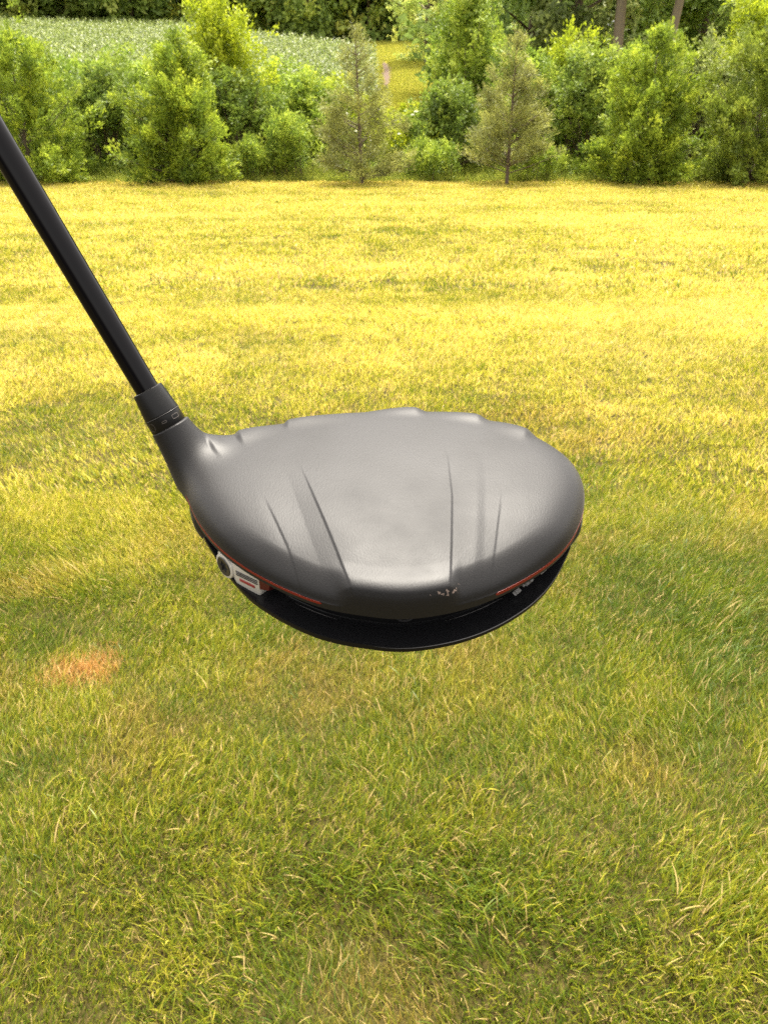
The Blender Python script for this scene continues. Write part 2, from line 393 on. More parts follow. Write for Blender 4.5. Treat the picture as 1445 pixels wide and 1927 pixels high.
def foliage(rng, branches, n_leaf, L, W, spread, axial=0.4, vmean=0.45, vvar=0.28, inner=0.35, up=0.3, droop=0.0, per=22):
    """branches: list of (start,end,weight); leaves grouped in sprays along their outer part, each spray facing one way"""
    S = np.array([b[0] for b in branches]); E_ = np.array([b[1] for b in branches]); wt = np.array([b[2] for b in branches], float)
    nb = len(S)
    ncl = max(nb, n_leaf // per)
    bi = rng.choice(nb, ncl, p=wt / wt.sum()); t = inner + (1 - inner) * np.sqrt(rng.random(ncl))
    ln = np.linalg.norm(E_ - S, axis=1)
    ctr = S[bi] + (E_ - S)[bi] * t[:, None] + rng.normal(size=(ncl, 3)) * (spread * (0.35 + 0.65 * (1 - t)) * np.clip(ln[bi], 0.2, 2))[:, None]
    cv = rng.normal(vmean, vvar * 0.6, nb)[bi] + rng.normal(0, vvar * 0.5, ncl)
    bd = (E_ - S)[bi] / (ln[bi][:, None] + 1e-9)
    cd = bd * axial + rng.normal(size=(ncl, 3)) * 0.45 + np.array([0, 0, up]); cd /= np.linalg.norm(cd, axis=1, keepdims=True)
    cn = rng.normal(size=(ncl, 3)) * 0.8 + np.array([0, 0, 0.6]) + bd * 0.5; cn -= cd * (cn * cd).sum(1, keepdims=True); cn /= np.linalg.norm(cn, axis=1, keepdims=True) + 1e-9
    side = np.cross(cd, cn)
    li = np.repeat(np.arange(ncl), per); n = len(li)
    k = 1.9 * (per / 22.0) ** 0.5
    al = rng.random(n) - 0.35; P = ctr[li] + cd[li] * (al * L * k * 1.7)[:, None] + side[li] * (rng.normal(0, L * k * 0.45, n) * (1 - 0.4 * al))[:, None] + cn[li] * rng.normal(0, L * 0.35, n)[:, None]
    D = cd[li] + rng.normal(size=(n, 3)) * 0.42
    v = np.clip(cv[li] + rng.normal(0, 0.09, n) + 0.12 * al, 0, 1)
    return leaves(rng, P, D, L, W, v, droop, cn[li])

def plant(name, loc, label, cat, trunk, crown, leafmat, barkmat, group=None, extra=None):
    r = empty(name, loc); tag(r, label, cat, group)
    if trunk is not None: mesh_np('trunk', *trunk, barkmat, r, smooth=True)
    V, F, v = crown
    mesh_np('crown', V, F, leafmat, r, fattr={'v': v})
    if extra:
        for nm, (V2, F2, v2), m2 in extra: mesh_np(nm, V2, F2, m2, r, fattr={'v': v2})
    return r

def conifer(rng, h, rad, nb, elev, base=0.03, p=0.8, lumps=0.22, tip=0.12, lens=(0.8, 1.1)):
    """branch list for a conical evergreen and its trunk"""
    br = []; limbs = []
    bend = rng.normal(0, 0.03, 2)
    ph = rng.random(6) * 6.28
    for k in range(nb):
        f = base + (1 - base) * (k + rng.random()) / nb
        f = base + (1 - base) * (1 - math.sqrt(max(0, 1 - (f - base) / (1 - base)))) if rng.random() < 0.7 else f
        a = rng.random() * 6.283
        env = rad * ((1 - f) ** p) * (1 + lumps * math.sin(3 * a + 7 * f + ph[0]) + lumps * 0.7 * math.sin(5 * a - 11 * f + ph[1])) + tip * (1 - f) * 0.2
        env *= rng.uniform(*lens)
        z0 = f * h; e = (elev * rng.uniform(0.7, 1.25) + 0.35 * f) * min(1.0, 0.02 + 3.2 * f)
        c = np.array([bend[0] * z0, bend[1] * z0, z0])
        en = c + np.array([math.cos(a) * env, math.sin(a) * env, math.tan(min(e, 1.25)) * env * 0.6])
        st = c - np.array([0, 0, min(z0 * 0.5, env * 0.25)])
        br.append((st, en, max(0.25, env / rad) ** 1.2 + 0.06))
        if rng.random() < 0.35: limbs.append((st, en))
    br.append((np.array([bend[0] * h * .9, bend[1] * h * .9, h * 0.88]), np.array([bend[0] * h, bend[1] * h, h * 1.03]), 0.45))
    tr = [tube([(0, 0, -0.1), (bend[0] * h * .4, bend[1] * h * .4, h * 0.4), (bend[0] * h, bend[1] * h, h * 0.98)], [h * 0.016, h * 0.011, 0.008], 8)]
    for s, e in limbs[:90]: tr.append(tube([s, (s + e) / 2 + np.array([0, 0, -0.03]), e], [0.016, 0.011, 0.004], 4))
    return br, join(tr)

def bush(rng, rx, ry, h, nb, base=0.0, arch=0.5, flat=0.75):
    """branch list for a rounded shrub: limbs fanning from the ground, filled volume"""
    br = []; limbs = []; ph = rng.random(6) * 6.28
    for k in range(nb):
        a = rng.random() * 6.283; u = rng.random() ** 0.6
        el = rng.random() ** 0.8 * 1.5
        lump = 1 + 0.18 * math.sin(3 * a + 4 * el + ph[0]) + 0.14 * math.sin(7 * a - 5 * el + ph[1])
        en = np.array([rx * math.cos(a) * math.cos(el) * lump, ry * math.sin(a) * math.cos(el) * lump, base + (h - base) * (0.06 + 0.94 * math.sin(el) ** flat) * (0.8 + 0.25 * rng.random()) * (0.9 + 0.1 * lump)])
        st = np.array([en[0] * 0.25, en[1] * 0.25, base + (en[2] - base) * 0.25]) if u > 0.3 else np.array([en[0] * 0.5, en[1] * 0.5, base + (en[2] - base) * 0.4])
        br.append((st, en, 0.5 + np.linalg.norm(en - st)))
        if k % 6 == 0: limbs.append(en)
    tr = []
    for e in limbs[:30]:
        tr.append(tube([(e[0] * 0.05, e[1] * 0.05, -0.1), (e[0] * 0.35, e[1] * 0.35, e[2] * 0.45), e * 0.97], [0.03 + 0.004 * h, 0.02, 0.006], 5))
    return br, join(tr)

def ledge(px, Y, py=None):
    """world x for a pixel column at distance Y (measuring aid)"""
    depth = Y * math.cos(R(PITCH)) + 1.5 * math.sin(R(PITCH))
    return (px - 722.5) * depth / 1549.0

def zt(x, y): return float(terrain(x, y))

def build_trees():
    # planted evergreens along the lawn's far edge
    def cedar(px, Y, h, rad, seed, label, mat='cedar', n=40000, **kw):
        rng = np.random.default_rng(seed)
        br, tr = conifer(rng, h, rad, 420, 0.75, lumps=0.32, lens=(0.6, 1.22), **kw)
        x = ledge(px, Y)
        cr = foliage(rng, br, n, 0.095, 0.044, 0.10, axial=0.9, up=0.45, inner=0.45)
        plant('cedar_tree', (x, Y, zt(x, Y)), label, 'tree', tr, cr, M[mat], M['bark'], 'evergreens planted along the lawn edge')
    cedar(62, 24.2, 3.45, 1.45, 31, 'broad dense yellow green cedar tree at the left end of the lawn edge', p=0.55)
    cedar(345, 23.9, 3.45, 1.22, 32, 'conical yellow green cedar tree standing before the tall lime bush', p=0.75)
    cedar(1203, 24.1, 3.6, 1.25, 33, 'bright cedar tree with ragged tip right of the sparse pine with bare trunk', p=0.7)
    cedar(1405, 23.8, 3.5, 1.40, 34, 'dark green cedar tree at the right end of the lawn edge', mat='cedar_dull', p=0.6)
    def pine(px, Y, h, rad, seed, label, base, n, elev=0.35):
        rng = np.random.default_rng(seed)
        br, tr = conifer(rng, h, rad, 150, elev, base=base, p=0.72, lumps=0.12, lens=(0.6, 1.12))
        x = ledge(px, Y)
        cr = foliage(rng, br, n, 0.10, 0.021, 0.075, axial=0.8, up=0.35, inner=0.2)
        plant('pine_tree', (x, Y, zt(x, Y)), label, 'tree', tr, cr, M['pine'], M['bark'], 'evergreens planted along the lawn edge')
    pine(681, 23.6, 3.5, 1.30, 41, 'thin see-through grey green pine tree in front of the field track', 0.07, 19000)
    pine(953, 23.8, 3.45, 1.35, 42, 'sparse pine tree with bare trunk foot before the dark bushes', 0.16, 19000)

    # shrubs behind
    def shrub(px, Y, rx, ry, h, seed, label, mat, n, L=0.10, W=0.06, nb=150, name='shrub', cat='shrub', up=0.3, base=0.0, droop=0.1, vmean=0.45, **kw):
        rng = np.random.default_rng(seed)
        br, tr = bush(rng, rx * 1.12, ry, h * 1.08, nb, base, **kw)
        Y += 0.6; x = ledge(px, Y)
        cr = foliage(rng, br, n, L, W, 0.16, axial=0.5, up=up, inner=0.35, droop=droop, vmean=vmean)
        plant(name, (x, Y, zt(x, Y)), label, cat, tr, cr, M[mat], M['bark'], 'bushes behind the lawn edge')
    shrub(215, 26.2, 1.6, 1.3, 2.75, 51, 'dark green bush in the gap between the two left cedars', 'shrub_dark', 17000)
    shrub(120, 27.5, 1.7, 1.4, 3.1, 52, 'tall loose olive bush behind the leftmost cedar', 'shrub_mid', 16000)
    shrub(-30, 27.0, 1.6, 1.4, 3.4, 53, 'light green bush cut by the left edge of the picture', 'shrub_mid', 12000)
    shrub(255, 28.0, 1.4, 1.2, 3.2, 54, 'olive green bush rising behind the dark bush on the left', 'shrub_mid', 13000)
    shrub(430, 26.6, 1.45, 1.2, 4.3, 55, 'tall bright lime bush with upright shoots beside the conical cedar', 'lime', 17000, L=0.13, W=0.055, up=0.7, flat=1.0)
    shrub(455, 25.6, 1.35, 1.0, 2.5, 56, 'dark green bush at the foot of the lime bush', 'shrub_dark', 12000)
    shrub(575, 26.8, 1.6, 1.2, 2.6, 57, 'spreading mid green bush below the corn field', 'shrub_mid', 15000)
    shrub(640, 27.3, 1.3, 1.1, 2.4, 58, 'low light green bush just left of the see-through pine', 'lime', 8000, vmean=0.3)
    shrub(765, 26.2, 1.1, 0.9, 1.75, 59, 'low pale lime bush with small white flowers before the field track', 'lime', 8000, vmean=0.5)
    shrub(835, 25.8, 1.25, 1.0, 2.3, 60, 'dark green round bush left of the pine with bare trunk', 'shrub_dark', 13000, vmean=0.4)
    shrub(872, 28.4, 1.35, 1.2, 5.3, 61, 'tall light green willowy bush reaching the top of the picture', 'shrub_mid', 20000, vmean=0.55, flat=1.0)
    shrub(965, 27.2, 1.7, 1.3, 3.4, 62, 'full mid green bush directly behind the pine with bare trunk', 'shrub_mid', 17000)
    shrub(1085, 26.4, 1.45, 1.1, 3.2, 63, 'deep green bush between the bare trunk pine and the bright cedar', 'shrub_dark', 16000, vmean=0.55)
    shrub(1060, 28.2, 1.5, 1.2, 3.8, 64, 'bush with upright yellow tipped shoots below the wood', 'lime', 11000, up=0.8, vmean=0.3, L=0.13, W=0.05, flat=1.0)
    shrub(1300, 26.4, 1.3, 1.1, 3.2, 65, 'greyish sage bush between the two right cedars', 'sage', 15000)
    shrub(320, 27.4, 1.2, 1.0, 2.9, 68, 'mid green bush peeping out between the conical cedar and the lime bush', 'shrub_mid', 9000)
    shrub(520, 28.4, 1.3, 1.0, 2.9, 69, 'olive bush between the lime bush and the corn', 'shrub_mid', 9000)
    for k_, (px, hh_, mt, lab) in enumerate([
        (30, 3.3, 'shrub_mid', 'tangled olive bush in the second row at the far left'),
        (175, 3.0, 'shrub_mid', 'light olive bush in the second row above the dark bush'),
        (390, 3.0, 'shrub_dark', 'dark bush in the second row behind the conical cedar'),
        (610, 2.3, 'shrub_mid', 'ragged low bush in the second row below the corn edge'),
        (700, 1.9, 'lime', 'low yellowish bush right behind the see-through pine'),
        (915, 3.2, 'shrub_mid', 'leafy bush in the second row left of the bare trunk pine'),
        (1030, 3.0, 'shrub_dark', 'dark bush in the second row right of the bare trunk pine'),
        (1250, 3.2, 'shrub_mid', 'ragged bush in the second row right of the bright cedar'),
        (1350, 3.4, 'shrub_dark', 'dark bush in the second row left of the right end cedar')]):
        shrub(px, 28.6, 1.35, 1.0, hh_, 300 + k_, lab, mt, 8500, up=0.6, flat=1.0)
    shrub(1160, 28.0, 1.3, 1.1, 3.3, 66, 'dull green bush behind the left flank of the bright cedar', 'shrub_mid', 12000)
    shrub(1425, 27.0, 2.0, 1.5, 4.8, 67, 'large leafy lime tree in the upper right corner', 'lime', 22000, L=0.17, W=0.06, vmean=0.38, droop=0.25, name='leafy_tree', cat='tree')
    # upright weeds in front of the bushes
    def weeds(px, Y, n, h, seed, label, mat):
        rng = np.random.default_rng(seed); x = ledge(px, Y); br = []; tr = []
        for k in range(n):
            b = np.array([rng.normal(0, 0.42), rng.normal(0, 0.25), 0]); tp = b + np.array([rng.normal(0, 0.07), rng.normal(0, 0.07), h * rng.uniform(0.7, 1.1)])
            br.append((b, tp, 1)); tr.append(tube([b, (b + tp) / 2, tp], [0.008, 0.006, 0.003], 4))
        cr = foliage(rng, br, n * 260, 0.12, 0.028, 0.05, axial=0.5, up=0.5, inner=0.15, vmean=0.5)
        plant('weed_clump', (x, Y, zt(x, Y)), label, 'weeds', join(tr), cr, M[mat], M['bark'], 'upright weeds at the bush foot')
    weeds(548, 25.3, 26, 1.55, 71, 'clump of upright feathery green weeds left of the see-through pine', 'shrub_mid')
    weeds(495, 25.0, 16, 1.0, 72, 'shorter weed clump under the dark bush beside the cedar', 'shrub_mid')
    weeds(300, 26.9, 16, 1.5, 73, 'weeds hidden partly behind the conical cedar', 'shrub_dark')
    weeds(800, 25.0, 14, 0.9, 74, 'low weed clump in front of the round dark bush', 'shrub_mid')
    weeds(1010, 25.0, 14, 0.9, 75, 'low weed clump right of the bare pine trunk', 'shrub_mid')
    # small white flower heads between the bushes
    rng = np.random.default_rng(80)
    ORD = ['leftmost', 'second from the left', 'third from the left', 'fourth from the left', 'fifth from the left', 'fifth from the right', 'fourth from the right', 'third from the right', 'second from the right', 'rightmost']
    fl = [(640, 207), (655, 212), (690, 232), (672, 245), (712, 205), (780, 208), (775, 214), (628, 210), (700, 262), (750, 250)]
    for k, (px, py) in enumerate(sorted(fl)):
        Y = 25.55; x = ledge(px, Y); dep = Y * math.cos(R(PITCH)) + 1.5 * math.sin(R(PITCH))
        tz = math.tan(math.atan((963.5 - py) / 1549.0) - R(PITCH)); z = 1.5 + Y * tz
        hz = z - zt(x, Y); na, nr = 12, 5; q = np.arange(na) / na * 6.283; V = [(0, 0, hz + 0.012)]
        for j in range(1, nr + 1):
            for w_ in q: V.append((math.cos(w_) * 0.055 * j / nr * rng.uniform(0.8, 1.2), math.sin(w_) * 0.055 * j / nr * rng.uniform(0.8, 1.2), hz + 0.012 * (j % 2) - 0.03 * (j / nr) ** 2 + rng.normal(0, 0.004)))
        F = [(0, 1 + j, 1 + (j + 1) % na) for j in range(na)] + [(1 + g * na + j, 1 + (g + 1) * na + j, 1 + (g + 1) * na + (j + 1) % na, 1 + g * na + (j + 1) % na) for g in range(nr - 1) for j in range(na)]
        v = np.full(len(F), 0.5)
        r = empty('wild_flower', (x, Y, zt(x, Y))); tag(r, f'white wild flower behind the see-through pine, {ORD[k]} of ten', 'flower', 'white flowers among the weeds')
        mesh_np('flower_head', V, F, M['flower'], r, fattr={'v': v})
        sv, sf = tube([(0, 0, -0.05), (0.02, 0, (z - zt(x, Y)) * 0.5), (0, 0, z - zt(x, Y))], [0.007, 0.006, 0.004], 4)
        mesh_np('stem', sv, sf, M['shrub_mid'], r)
build_trees()

def build_far():
    # tall unmown grass behind the evergreens and rough grass on the field track
    rng = np.random.default_rng(90)
    def mass(name, tufts, T, sc_, mat, label):
        n = len(T)
        pts = dict(co=np.stack([T[:, 0], T[:, 1], terrain(T[:, 0], T[:, 1])], -1), rot=np.stack([np.zeros(n), np.zeros(n), rng.random(n) * 6.28], -1), scl=np.repeat(sc_[:, None], 3, 1),
                   var=rng.integers(0, len(tufts), n), tint=np.zeros(n))
        tag(scatter_object(name, tufts, pts, mat), label, 'grass', kind='stuff')
    P = np.stack([rng.uniform(-14, 14, 3000), 24.55 + rng.random(3000) ** 1.4 * 3.2], -1)
    mass('tall_grass', [blade_tuft(rng, 46, 0.17, 0.42, 0.016, 0.75, 1.6, seg=3) for _ in range(5)], P, rng.uniform(0.6, 1.2, len(P)) * (0.5 + 0.6 * sstep(24.5, 26, P[:, 1])), M['tallgrass'], 'unmown tall grass in a strip behind the evergreens')
    Q = np.stack([rng.uniform(-0.02, 0.085, 6500), rng.uniform(34, 104, 6500)], -1); Q[:, 0] = Q[:, 0] * Q[:, 1] - 0.3
    bare = np.hypot((Q[:, 0] - 0.15) / 0.6, (Q[:, 1] - 67) / 12) < 0.95
    Q = Q[~bare]
    mass('track_grass', [blade_tuft(rng, 60, 0.45, 0.26, 0.03, 0.7, 2.0, seg=2) for _ in range(4)], Q, rng.uniform(0.6, 1.2, len(Q)), M['straw'], 'straw yellow rough grass on the track beside the corn')
    # undergrowth: low leafy mass between and behind the bushes
    def leaf_clump(rng, n, rx, h):
        a = rng.random(n) * 6.28; q = np.sqrt(rng.random(n)) * rx; zz = h * rng.random(n) ** 0.8 * (1 - (q / rx) ** 2 * 0.6)
        return leaves(rng, np.stack([q * np.cos(a), q * np.sin(a), zz], -1), rng.normal(size=(n, 3)) * 0.6 + np.array([0, 0, 0.35]), 0.13, 0.07, np.clip(rng.normal(0.42, 0.25, n), 0, 1), 0.1)
    tf = [leaf_clump(rng, 420, 0.55, rng.uniform(0.7, 1.1)) for _ in range(5)]
    U = np.stack([rng.uniform(-16, 16, 900), 25.6 + rng.random(900) * 10], -1)
    U = U[~((U[:, 0] > -0.2) & (U[:, 0] < 1.6) & (U[:, 1] > 27))]
    n = len(U); us = rng.uniform(0.6, 1.35, n) * (0.55 + 0.45 * sstep(25.5, 27.5, U[:, 1]))
    o = scatter_object('undergrowth', tf, dict(co=np.stack([U[:, 0], U[:, 1], terrain(U[:, 0], U[:, 1])], -1), rot=np.stack([np.zeros(n), np.zeros(n), rng.random(n) * 6.28], -1),
        scl=np.repeat(us[:, None], 3, 1), var=rng.integers(0, 5, n), tint=np.zeros(n)), M['shrub_mid'])
    tag(o, 'low leafy undergrowth filling the gaps between the bushes', 'undergrowth', kind='stuff')

    # corn field on the hillside
    def corn_plant(rng):
        Vs, Fs, vs, off = [], [], [], 0
        h = 2.0
        sv, sf = tube([(0, 0, 0), (0, 0, h * 0.9)], [0.014, 0.008], 4); Vs.append(sv); Fs.append(sf); vs.append(np.full(len(sf), 0.3)); off = len(sv)
        a0 = rng.random() * 6.28
        for k in range(11):
            z = h * (0.25 + 0.068 * k); a = a0 + (k % 2) * math.pi + rng.normal(0, 0.35); L = rng.uniform(0.5, 0.75) * (1 if k < 9 else 0.7); seg = 4
            p = np.array([0, 0, z]); el = rng.uniform(0.9, 1.2); pts_ = []
            for s in range(seg + 1):
                w = 0.085 * (1 - (s / seg) ** 2) + 0.006
                si = np.array([-math.sin(a), math.cos(a), 0]); pts_ += [p - si * w / 2, p + si * w / 2]
                p = p + np.array([math.cos(a) * math.cos(el), math.sin(a) * math.cos(el), math.sin(el)]) * L / seg; el -= rng.uniform(0.45, 0.6)
            Vs.append(np.array(pts_)); Fs.append(np.array([[2 * s, 2 * s + 1, 2 * s + 3, 2 * s + 2] for s in range(seg)]) + off); off += len(pts_)
            vs.append(np.full(seg, rng.uniform(0.2, 1.0)))
        return np.concatenate(Vs), np.concatenate(Fs), np.concatenate(vs)
    pl = [corn_plant(rng) for _ in range(6)]
    pts_ = []
    for yy in np.arange(39, 97, 0.62):
        x0 = -0.49 * (yy + 2) - 2; x1 = min(-0.012 * yy + 0.1, -(yy - 66) * 0.7)
        xs = np.arange(x0, x1, 0.33); xs = xs + rng.normal(0, 0.05, len(xs)); pts_.append(np.stack([xs, yy + rng.normal(0, 0.06, len(xs))], -1))
    T = np.concatenate(pts_); n = len(T)
    pts = dict(co=np.stack([T[:, 0], T[:, 1], terrain(T[:, 0], T[:, 1])], -1), rot=np.stack([rng.normal(0, 0.04, n), rng.normal(0, 0.04, n), rng.random(n) * 6.28], -1),
               scl=np.repeat(rng.uniform(0.88, 1.08, n)[:, None], 3, 1), var=rng.integers(0, 6, n), tint=np.zeros(n))
    o = scatter_object('corn_field', pl, pts, M['corn'])
    tag(o, 'blue green corn field on the rising hillside', 'corn', kind='stuff')

    # woodland trees: along the hill crest and on the right
    def wood_tree(x, Y, h, rad, low, seed, label, mat='wood_leaf', n=9000, L=0.32, W=0.20, lean=0.0, bark='bark', tr_r=0.22, vmean=0.42):
        rng = np.random.default_rng(seed); br = []; tr = [tube([(0, 0, -0.3), (lean * h * 0.3, 0, h * 0.35), (lean * h * 0.6, 0.1, h * 0.7), (lean * h * 0.8, 0, h * 0.92)], [tr_r, tr_r * 0.8, tr_r * 0.5, 0.04], 10)]
        ph = rng.random(4) * 6.28
        for k in range(120):
            f = rng.random(); a = rng.random() * 6.283
            z = low + (h - low) * f; env = rad * math.sqrt(max(0.02, 1 - (2 * max(f, 0.12) - 1) ** 2)) * (1 + 0.2 * math.sin(3 * a + 5 * f + ph[0]) + 0.15 * math.sin(5 * a + 9 * f + ph[1])) * rng.uniform(0.75, 1.1)
            c = np.array([lean * z * 0.85, 0, max(0.3, z - env * 0.35)]); en = np.array([lean * z * 0.85 + math.cos(a) * env, math.sin(a) * env, z])
            br.append((c, en, 0.3 + env / rad))
            if k % 6 == 0: tr.append(tube([c, (c + en) / 2 + np.array([0, 0, 0.15]), en], [tr_r * 0.35, tr_r * 0.2, 0.015], 5))
        cr = foliage(rng, br, n, L, W, 0.15, axial=0.4, up=0.1, inner=0.3, droop=0.2, vmean=vmean)
        plant('woodland_tree', (x, Y, zt(x, Y)), label, 'tree', join(tr), cr, M[mat], M[bark], 'woodland trees behind the field')
    k = 0
    names = ['first', 'second', 'third', 'fourth', 'fifth', 'sixth', 'seventh', 'eighth', 'ninth']
    for i, px in enumerate(np.linspace(-60, 860, 8)):
        Y = 110 + (i % 2) * 2
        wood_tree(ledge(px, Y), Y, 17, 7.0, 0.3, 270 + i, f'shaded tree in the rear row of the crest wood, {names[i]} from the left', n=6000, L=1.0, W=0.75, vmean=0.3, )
    for i, px in enumerate([905, 1030, 1150, 1250, 1335, 1420, 1500]):
        Y = 54 + (i % 2) * 2
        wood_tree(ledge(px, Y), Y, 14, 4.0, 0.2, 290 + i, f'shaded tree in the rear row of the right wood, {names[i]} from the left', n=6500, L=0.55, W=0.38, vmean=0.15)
    for i, px in enumerate(np.linspace(-40, 800, 9)):
        Y = 101 + (i % 3) * 2.5; x = ledge(px, Y)
        wood_tree(x, Y, 13 + (i * 37 % 5), 5.2, 0.3, 200 + i, f'dark woodland tree beyond the corn field, {names[i]} from the left', n=12000, L=0.62, W=0.44, vmean=0.30 + 0.1 * (i % 3))
    for i, (px, Y, h, rad, low, lab, mat, vm) in enumerate([
        (800, 74, 10, 3.6, 0.2, 'mid green woodland tree at the upper end of the field track', 'wood_leaf', 0.6),
        (905, 47, 10, 2.8, 0.2, 'dark woodland tree behind the tall willowy bush', 'wood_leaf', 0.5),
        (985, 42, 10, 2.8, 0.8, 'deep green woodland tree above the pine with bare trunk', 'wood_leaf', 0.3),
        (1065, 40, 11, 2.6, 1.2, 'greyish woodland tree left of the pale straight trunk', 'sage', 0.25),
        (1195, 46, 12, 3.0, 0.4, 'shadowy woodland tree between the two pale trunks', 'wood_leaf', 0.25),
        (1290, 45, 12, 3.0, 0.3, 'dark woodland tree right of the leaning trunk', 'wood_leaf', 0.25),
        (1390, 42, 11, 3.0, 0.5, 'woodland tree behind the leafy tree in the upper right corner', 'wood_leaf', 0.35)]):
        wood_tree(ledge(px, Y), Y, h, rad, low, 230 + i, lab, mat, n=9500, L=0.28, W=0.17, vmean=vm)
    wood_tree(ledge(1138, 38), 38, 13, 2.6, 6.5, 250, 'tall woodland tree with pale straight trunk', 'wood_leaf', n=5000, bark='bark_pale', tr_r=0.26)
    wood_tree(ledge(1205, 37), 37, 13, 2.6, 7.0, 251, 'tall woodland tree with pale trunk leaning right', 'wood_leaf', n=5000, lean=0.16, bark='bark_pale', tr_r=0.22)
build_far()

# ------------------------------------------------------------------ golf club
# head frame in millimetres: x heel(-) to toe(+), y from trailing edge to face, h above the parting line; scaled to metres when built
BACK = Vector((0.0044, 0.211, 1.36637)); TILT = 12.0
PER = np.array([(0, 0), (-10.1, 1.6), (-22.8, 4.8), (-32.9, 10.1), (-41.8, 16), (-51.3, 23.7), (-59.6, 32.4), (-66.7, 42.6), (-73.5, 56.3), (-76.5, 68), (-76, 78), (-72, 86.5), (-64, 91.5), (-50.9, 97.0), (-38.8, 101.8), (-28.4, 105), (-11.4, 108.7), (-0.6, 109.9), (12.3, 109.1), (25, 106.6), (37.5, 102.6), (45.6, 99), (54.9, 91.5), (63.2, 80.9), (66.3, 75), (67.7, 66.6), (67.6, 59.8), (65.8, 52.3), (62.7, 44.1), (58.4, 35.4), (52.6, 27.2), (46.4, 21.1), (37.9, 14.3), (28, 7.9), (13.4, 2.1)])
PC = np.array([-5.0, 56.0])
def _rtab():
    d = PER - PC; th = np.arctan2(d[:, 1], d[:, 0]); r = np.hypot(d[:, 0], d[:, 1]); o = np.argsort(th); th, r = th[o], r[o]
    tt = np.linspace(-np.pi, np.pi, 1440, endpoint=False)
    rr = np.interp(tt, np.concatenate([th - 2 * np.pi, th, th + 2 * np.pi]), np.concatenate([r, r, r]))
    k = np.exp(-0.5 * (np.arange(-40, 41) / 13.0) ** 2); k /= k.sum()
    return tt, np.convolve(np.concatenate([rr[-40:], rr, rr[:40]]), k, 'valid')
RT, RR = _rtab()
def Rad(th): return np.interp(th, np.concatenate([RT, [np.pi]]), np.concatenate([RR, RR[:1]]))
def rhat(x, y):
    dx, dy = x - PC[0], y - PC[1]
    return np.hypot(dx, dy) / Rad(np.arctan2(dy, dx))
HC = 12.6
HOS0 = np.array([-83.3, 81.4, 15.9]); HDIR = np.array([-0.447, 0.284, 0.849]); HDIR = HDIR / np.linalg.norm(HDIR)
def f_body(x, y, h):
    r = rhat(x, y); bk = sstep(50, 8, y); hh = np.where(h > 0, h / (HC * (1 - (0.22 + 0.23 * bk) * np.minimum(r, 1.2) ** 2)), -h / 34.0)
    inp = sstep(-19, -13, x) * sstep(20, 14, x) * sstep(30, 8, y); p = 15 + 9 * bk + 34 * inp; F = (np.minimum(r, 1.5) ** p + np.abs(hh) ** 2.0)
    return (F ** (2.6 / p) - 1) * 19.0
def f_hosel(x, y, h):
    dx, dy, dz = x - HOS0[0], y - HOS0[1], h - HOS0[2]
    t = dx * HDIR[0] + dy * HDIR[1] + dz * HDIR[2]
    px, py, pz = dx - t * HDIR[0], dy - t * HDIR[1], dz - t * HDIR[2]
    rr = np.sqrt(px * px + py * py + pz * pz)
    rad = np.where(t < 0, 6.9 - t * 0.02, 6.9) - 1.6 * sstep(0.0, 0.9, t)
    d = rr - rad
    return np.maximum(np.maximum(d, t - 7.0), -t - 26.0)
def f_head(x, y, h):
    a = f_body(x, y, h); b = f_hosel(x, y, h); k = 17.0
    hh = np.clip(k - np.abs(a - b), 0, None) / k
    return np.minimum(a, b) - hh * hh * hh * k / 6.0
def surface_nets(f, lo, hi, st):
    ax = [np.arange(lo[i], hi[i] + st, st) for i in range(3)]
    X, Y, Z = np.meshgrid(*ax, indexing='ij'); G = f(X, Y, Z); nx, ny, nz = G.shape
    S = G < 0
    cs = (nx - 1, ny - 1, nz - 1); acc = np.zeros(cs + (3,)); cnt = np.zeros(cs)
    corners = [(i, j, k) for i in (0, 1) for j in (0, 1) for k in (0, 1)]
    def sub(A, c): return A[c[0]:c[0] + cs[0], c[1]:c[1] + cs[1], c[2]:c[2] + cs[2]]
    for a in corners:
        for d in range(3):
            if a[d]: continue
            b = list(a); b[d] = 1
            ga, gb = sub(G, a), sub(G, b); m = sub(S, a) != sub(S, b)
            t = np.where(m, ga / np.where(ga == gb, 1, ga - gb), 0)
            p = np.stack([np.full(cs, float(a[q])) for q in range(3)], -1); p[..., d] += t
            acc += p * m[..., None]; cnt += m
    act = cnt > 0; idx = -np.ones(cs, int); idx[act] = np.arange(act.sum())
    I = np.argwhere(act); V = (I + acc[act] / cnt[act][:, None]) * st + np.array(lo)
    F = []
    for d in range(3):
        e1, e2 = (d + 1) % 3, (d + 2) % 3
        s0 = [slice(None)] * 3; s1 = [slice(None)] * 3; s0[d] = slice(0, -1); s1[d] = slice(1, None)
        A, B = S[tuple(s0)], S[tuple(s1)]; Q = np.argwhere(A != B)
        Q = Q[(Q[:, e1] > 0) & (Q[:, e2] > 0) & (Q[:, e1] < cs[e1]) & (Q[:, e2] < cs[e2])]
        fl = A[tuple(Q.T)]
        def at(o1, o2):
            c = Q.copy(); c[:, e1] += o1; c[:, e2] += o2; return idx[tuple(c.T)]
        q = np.stack([at(-1, -1), at(0, -1), at(0, 0), at(-1, 0)], -1); q[~fl] = q[~fl][:, ::-1]
        F.append(q)
    return V, np.concatenate(F)

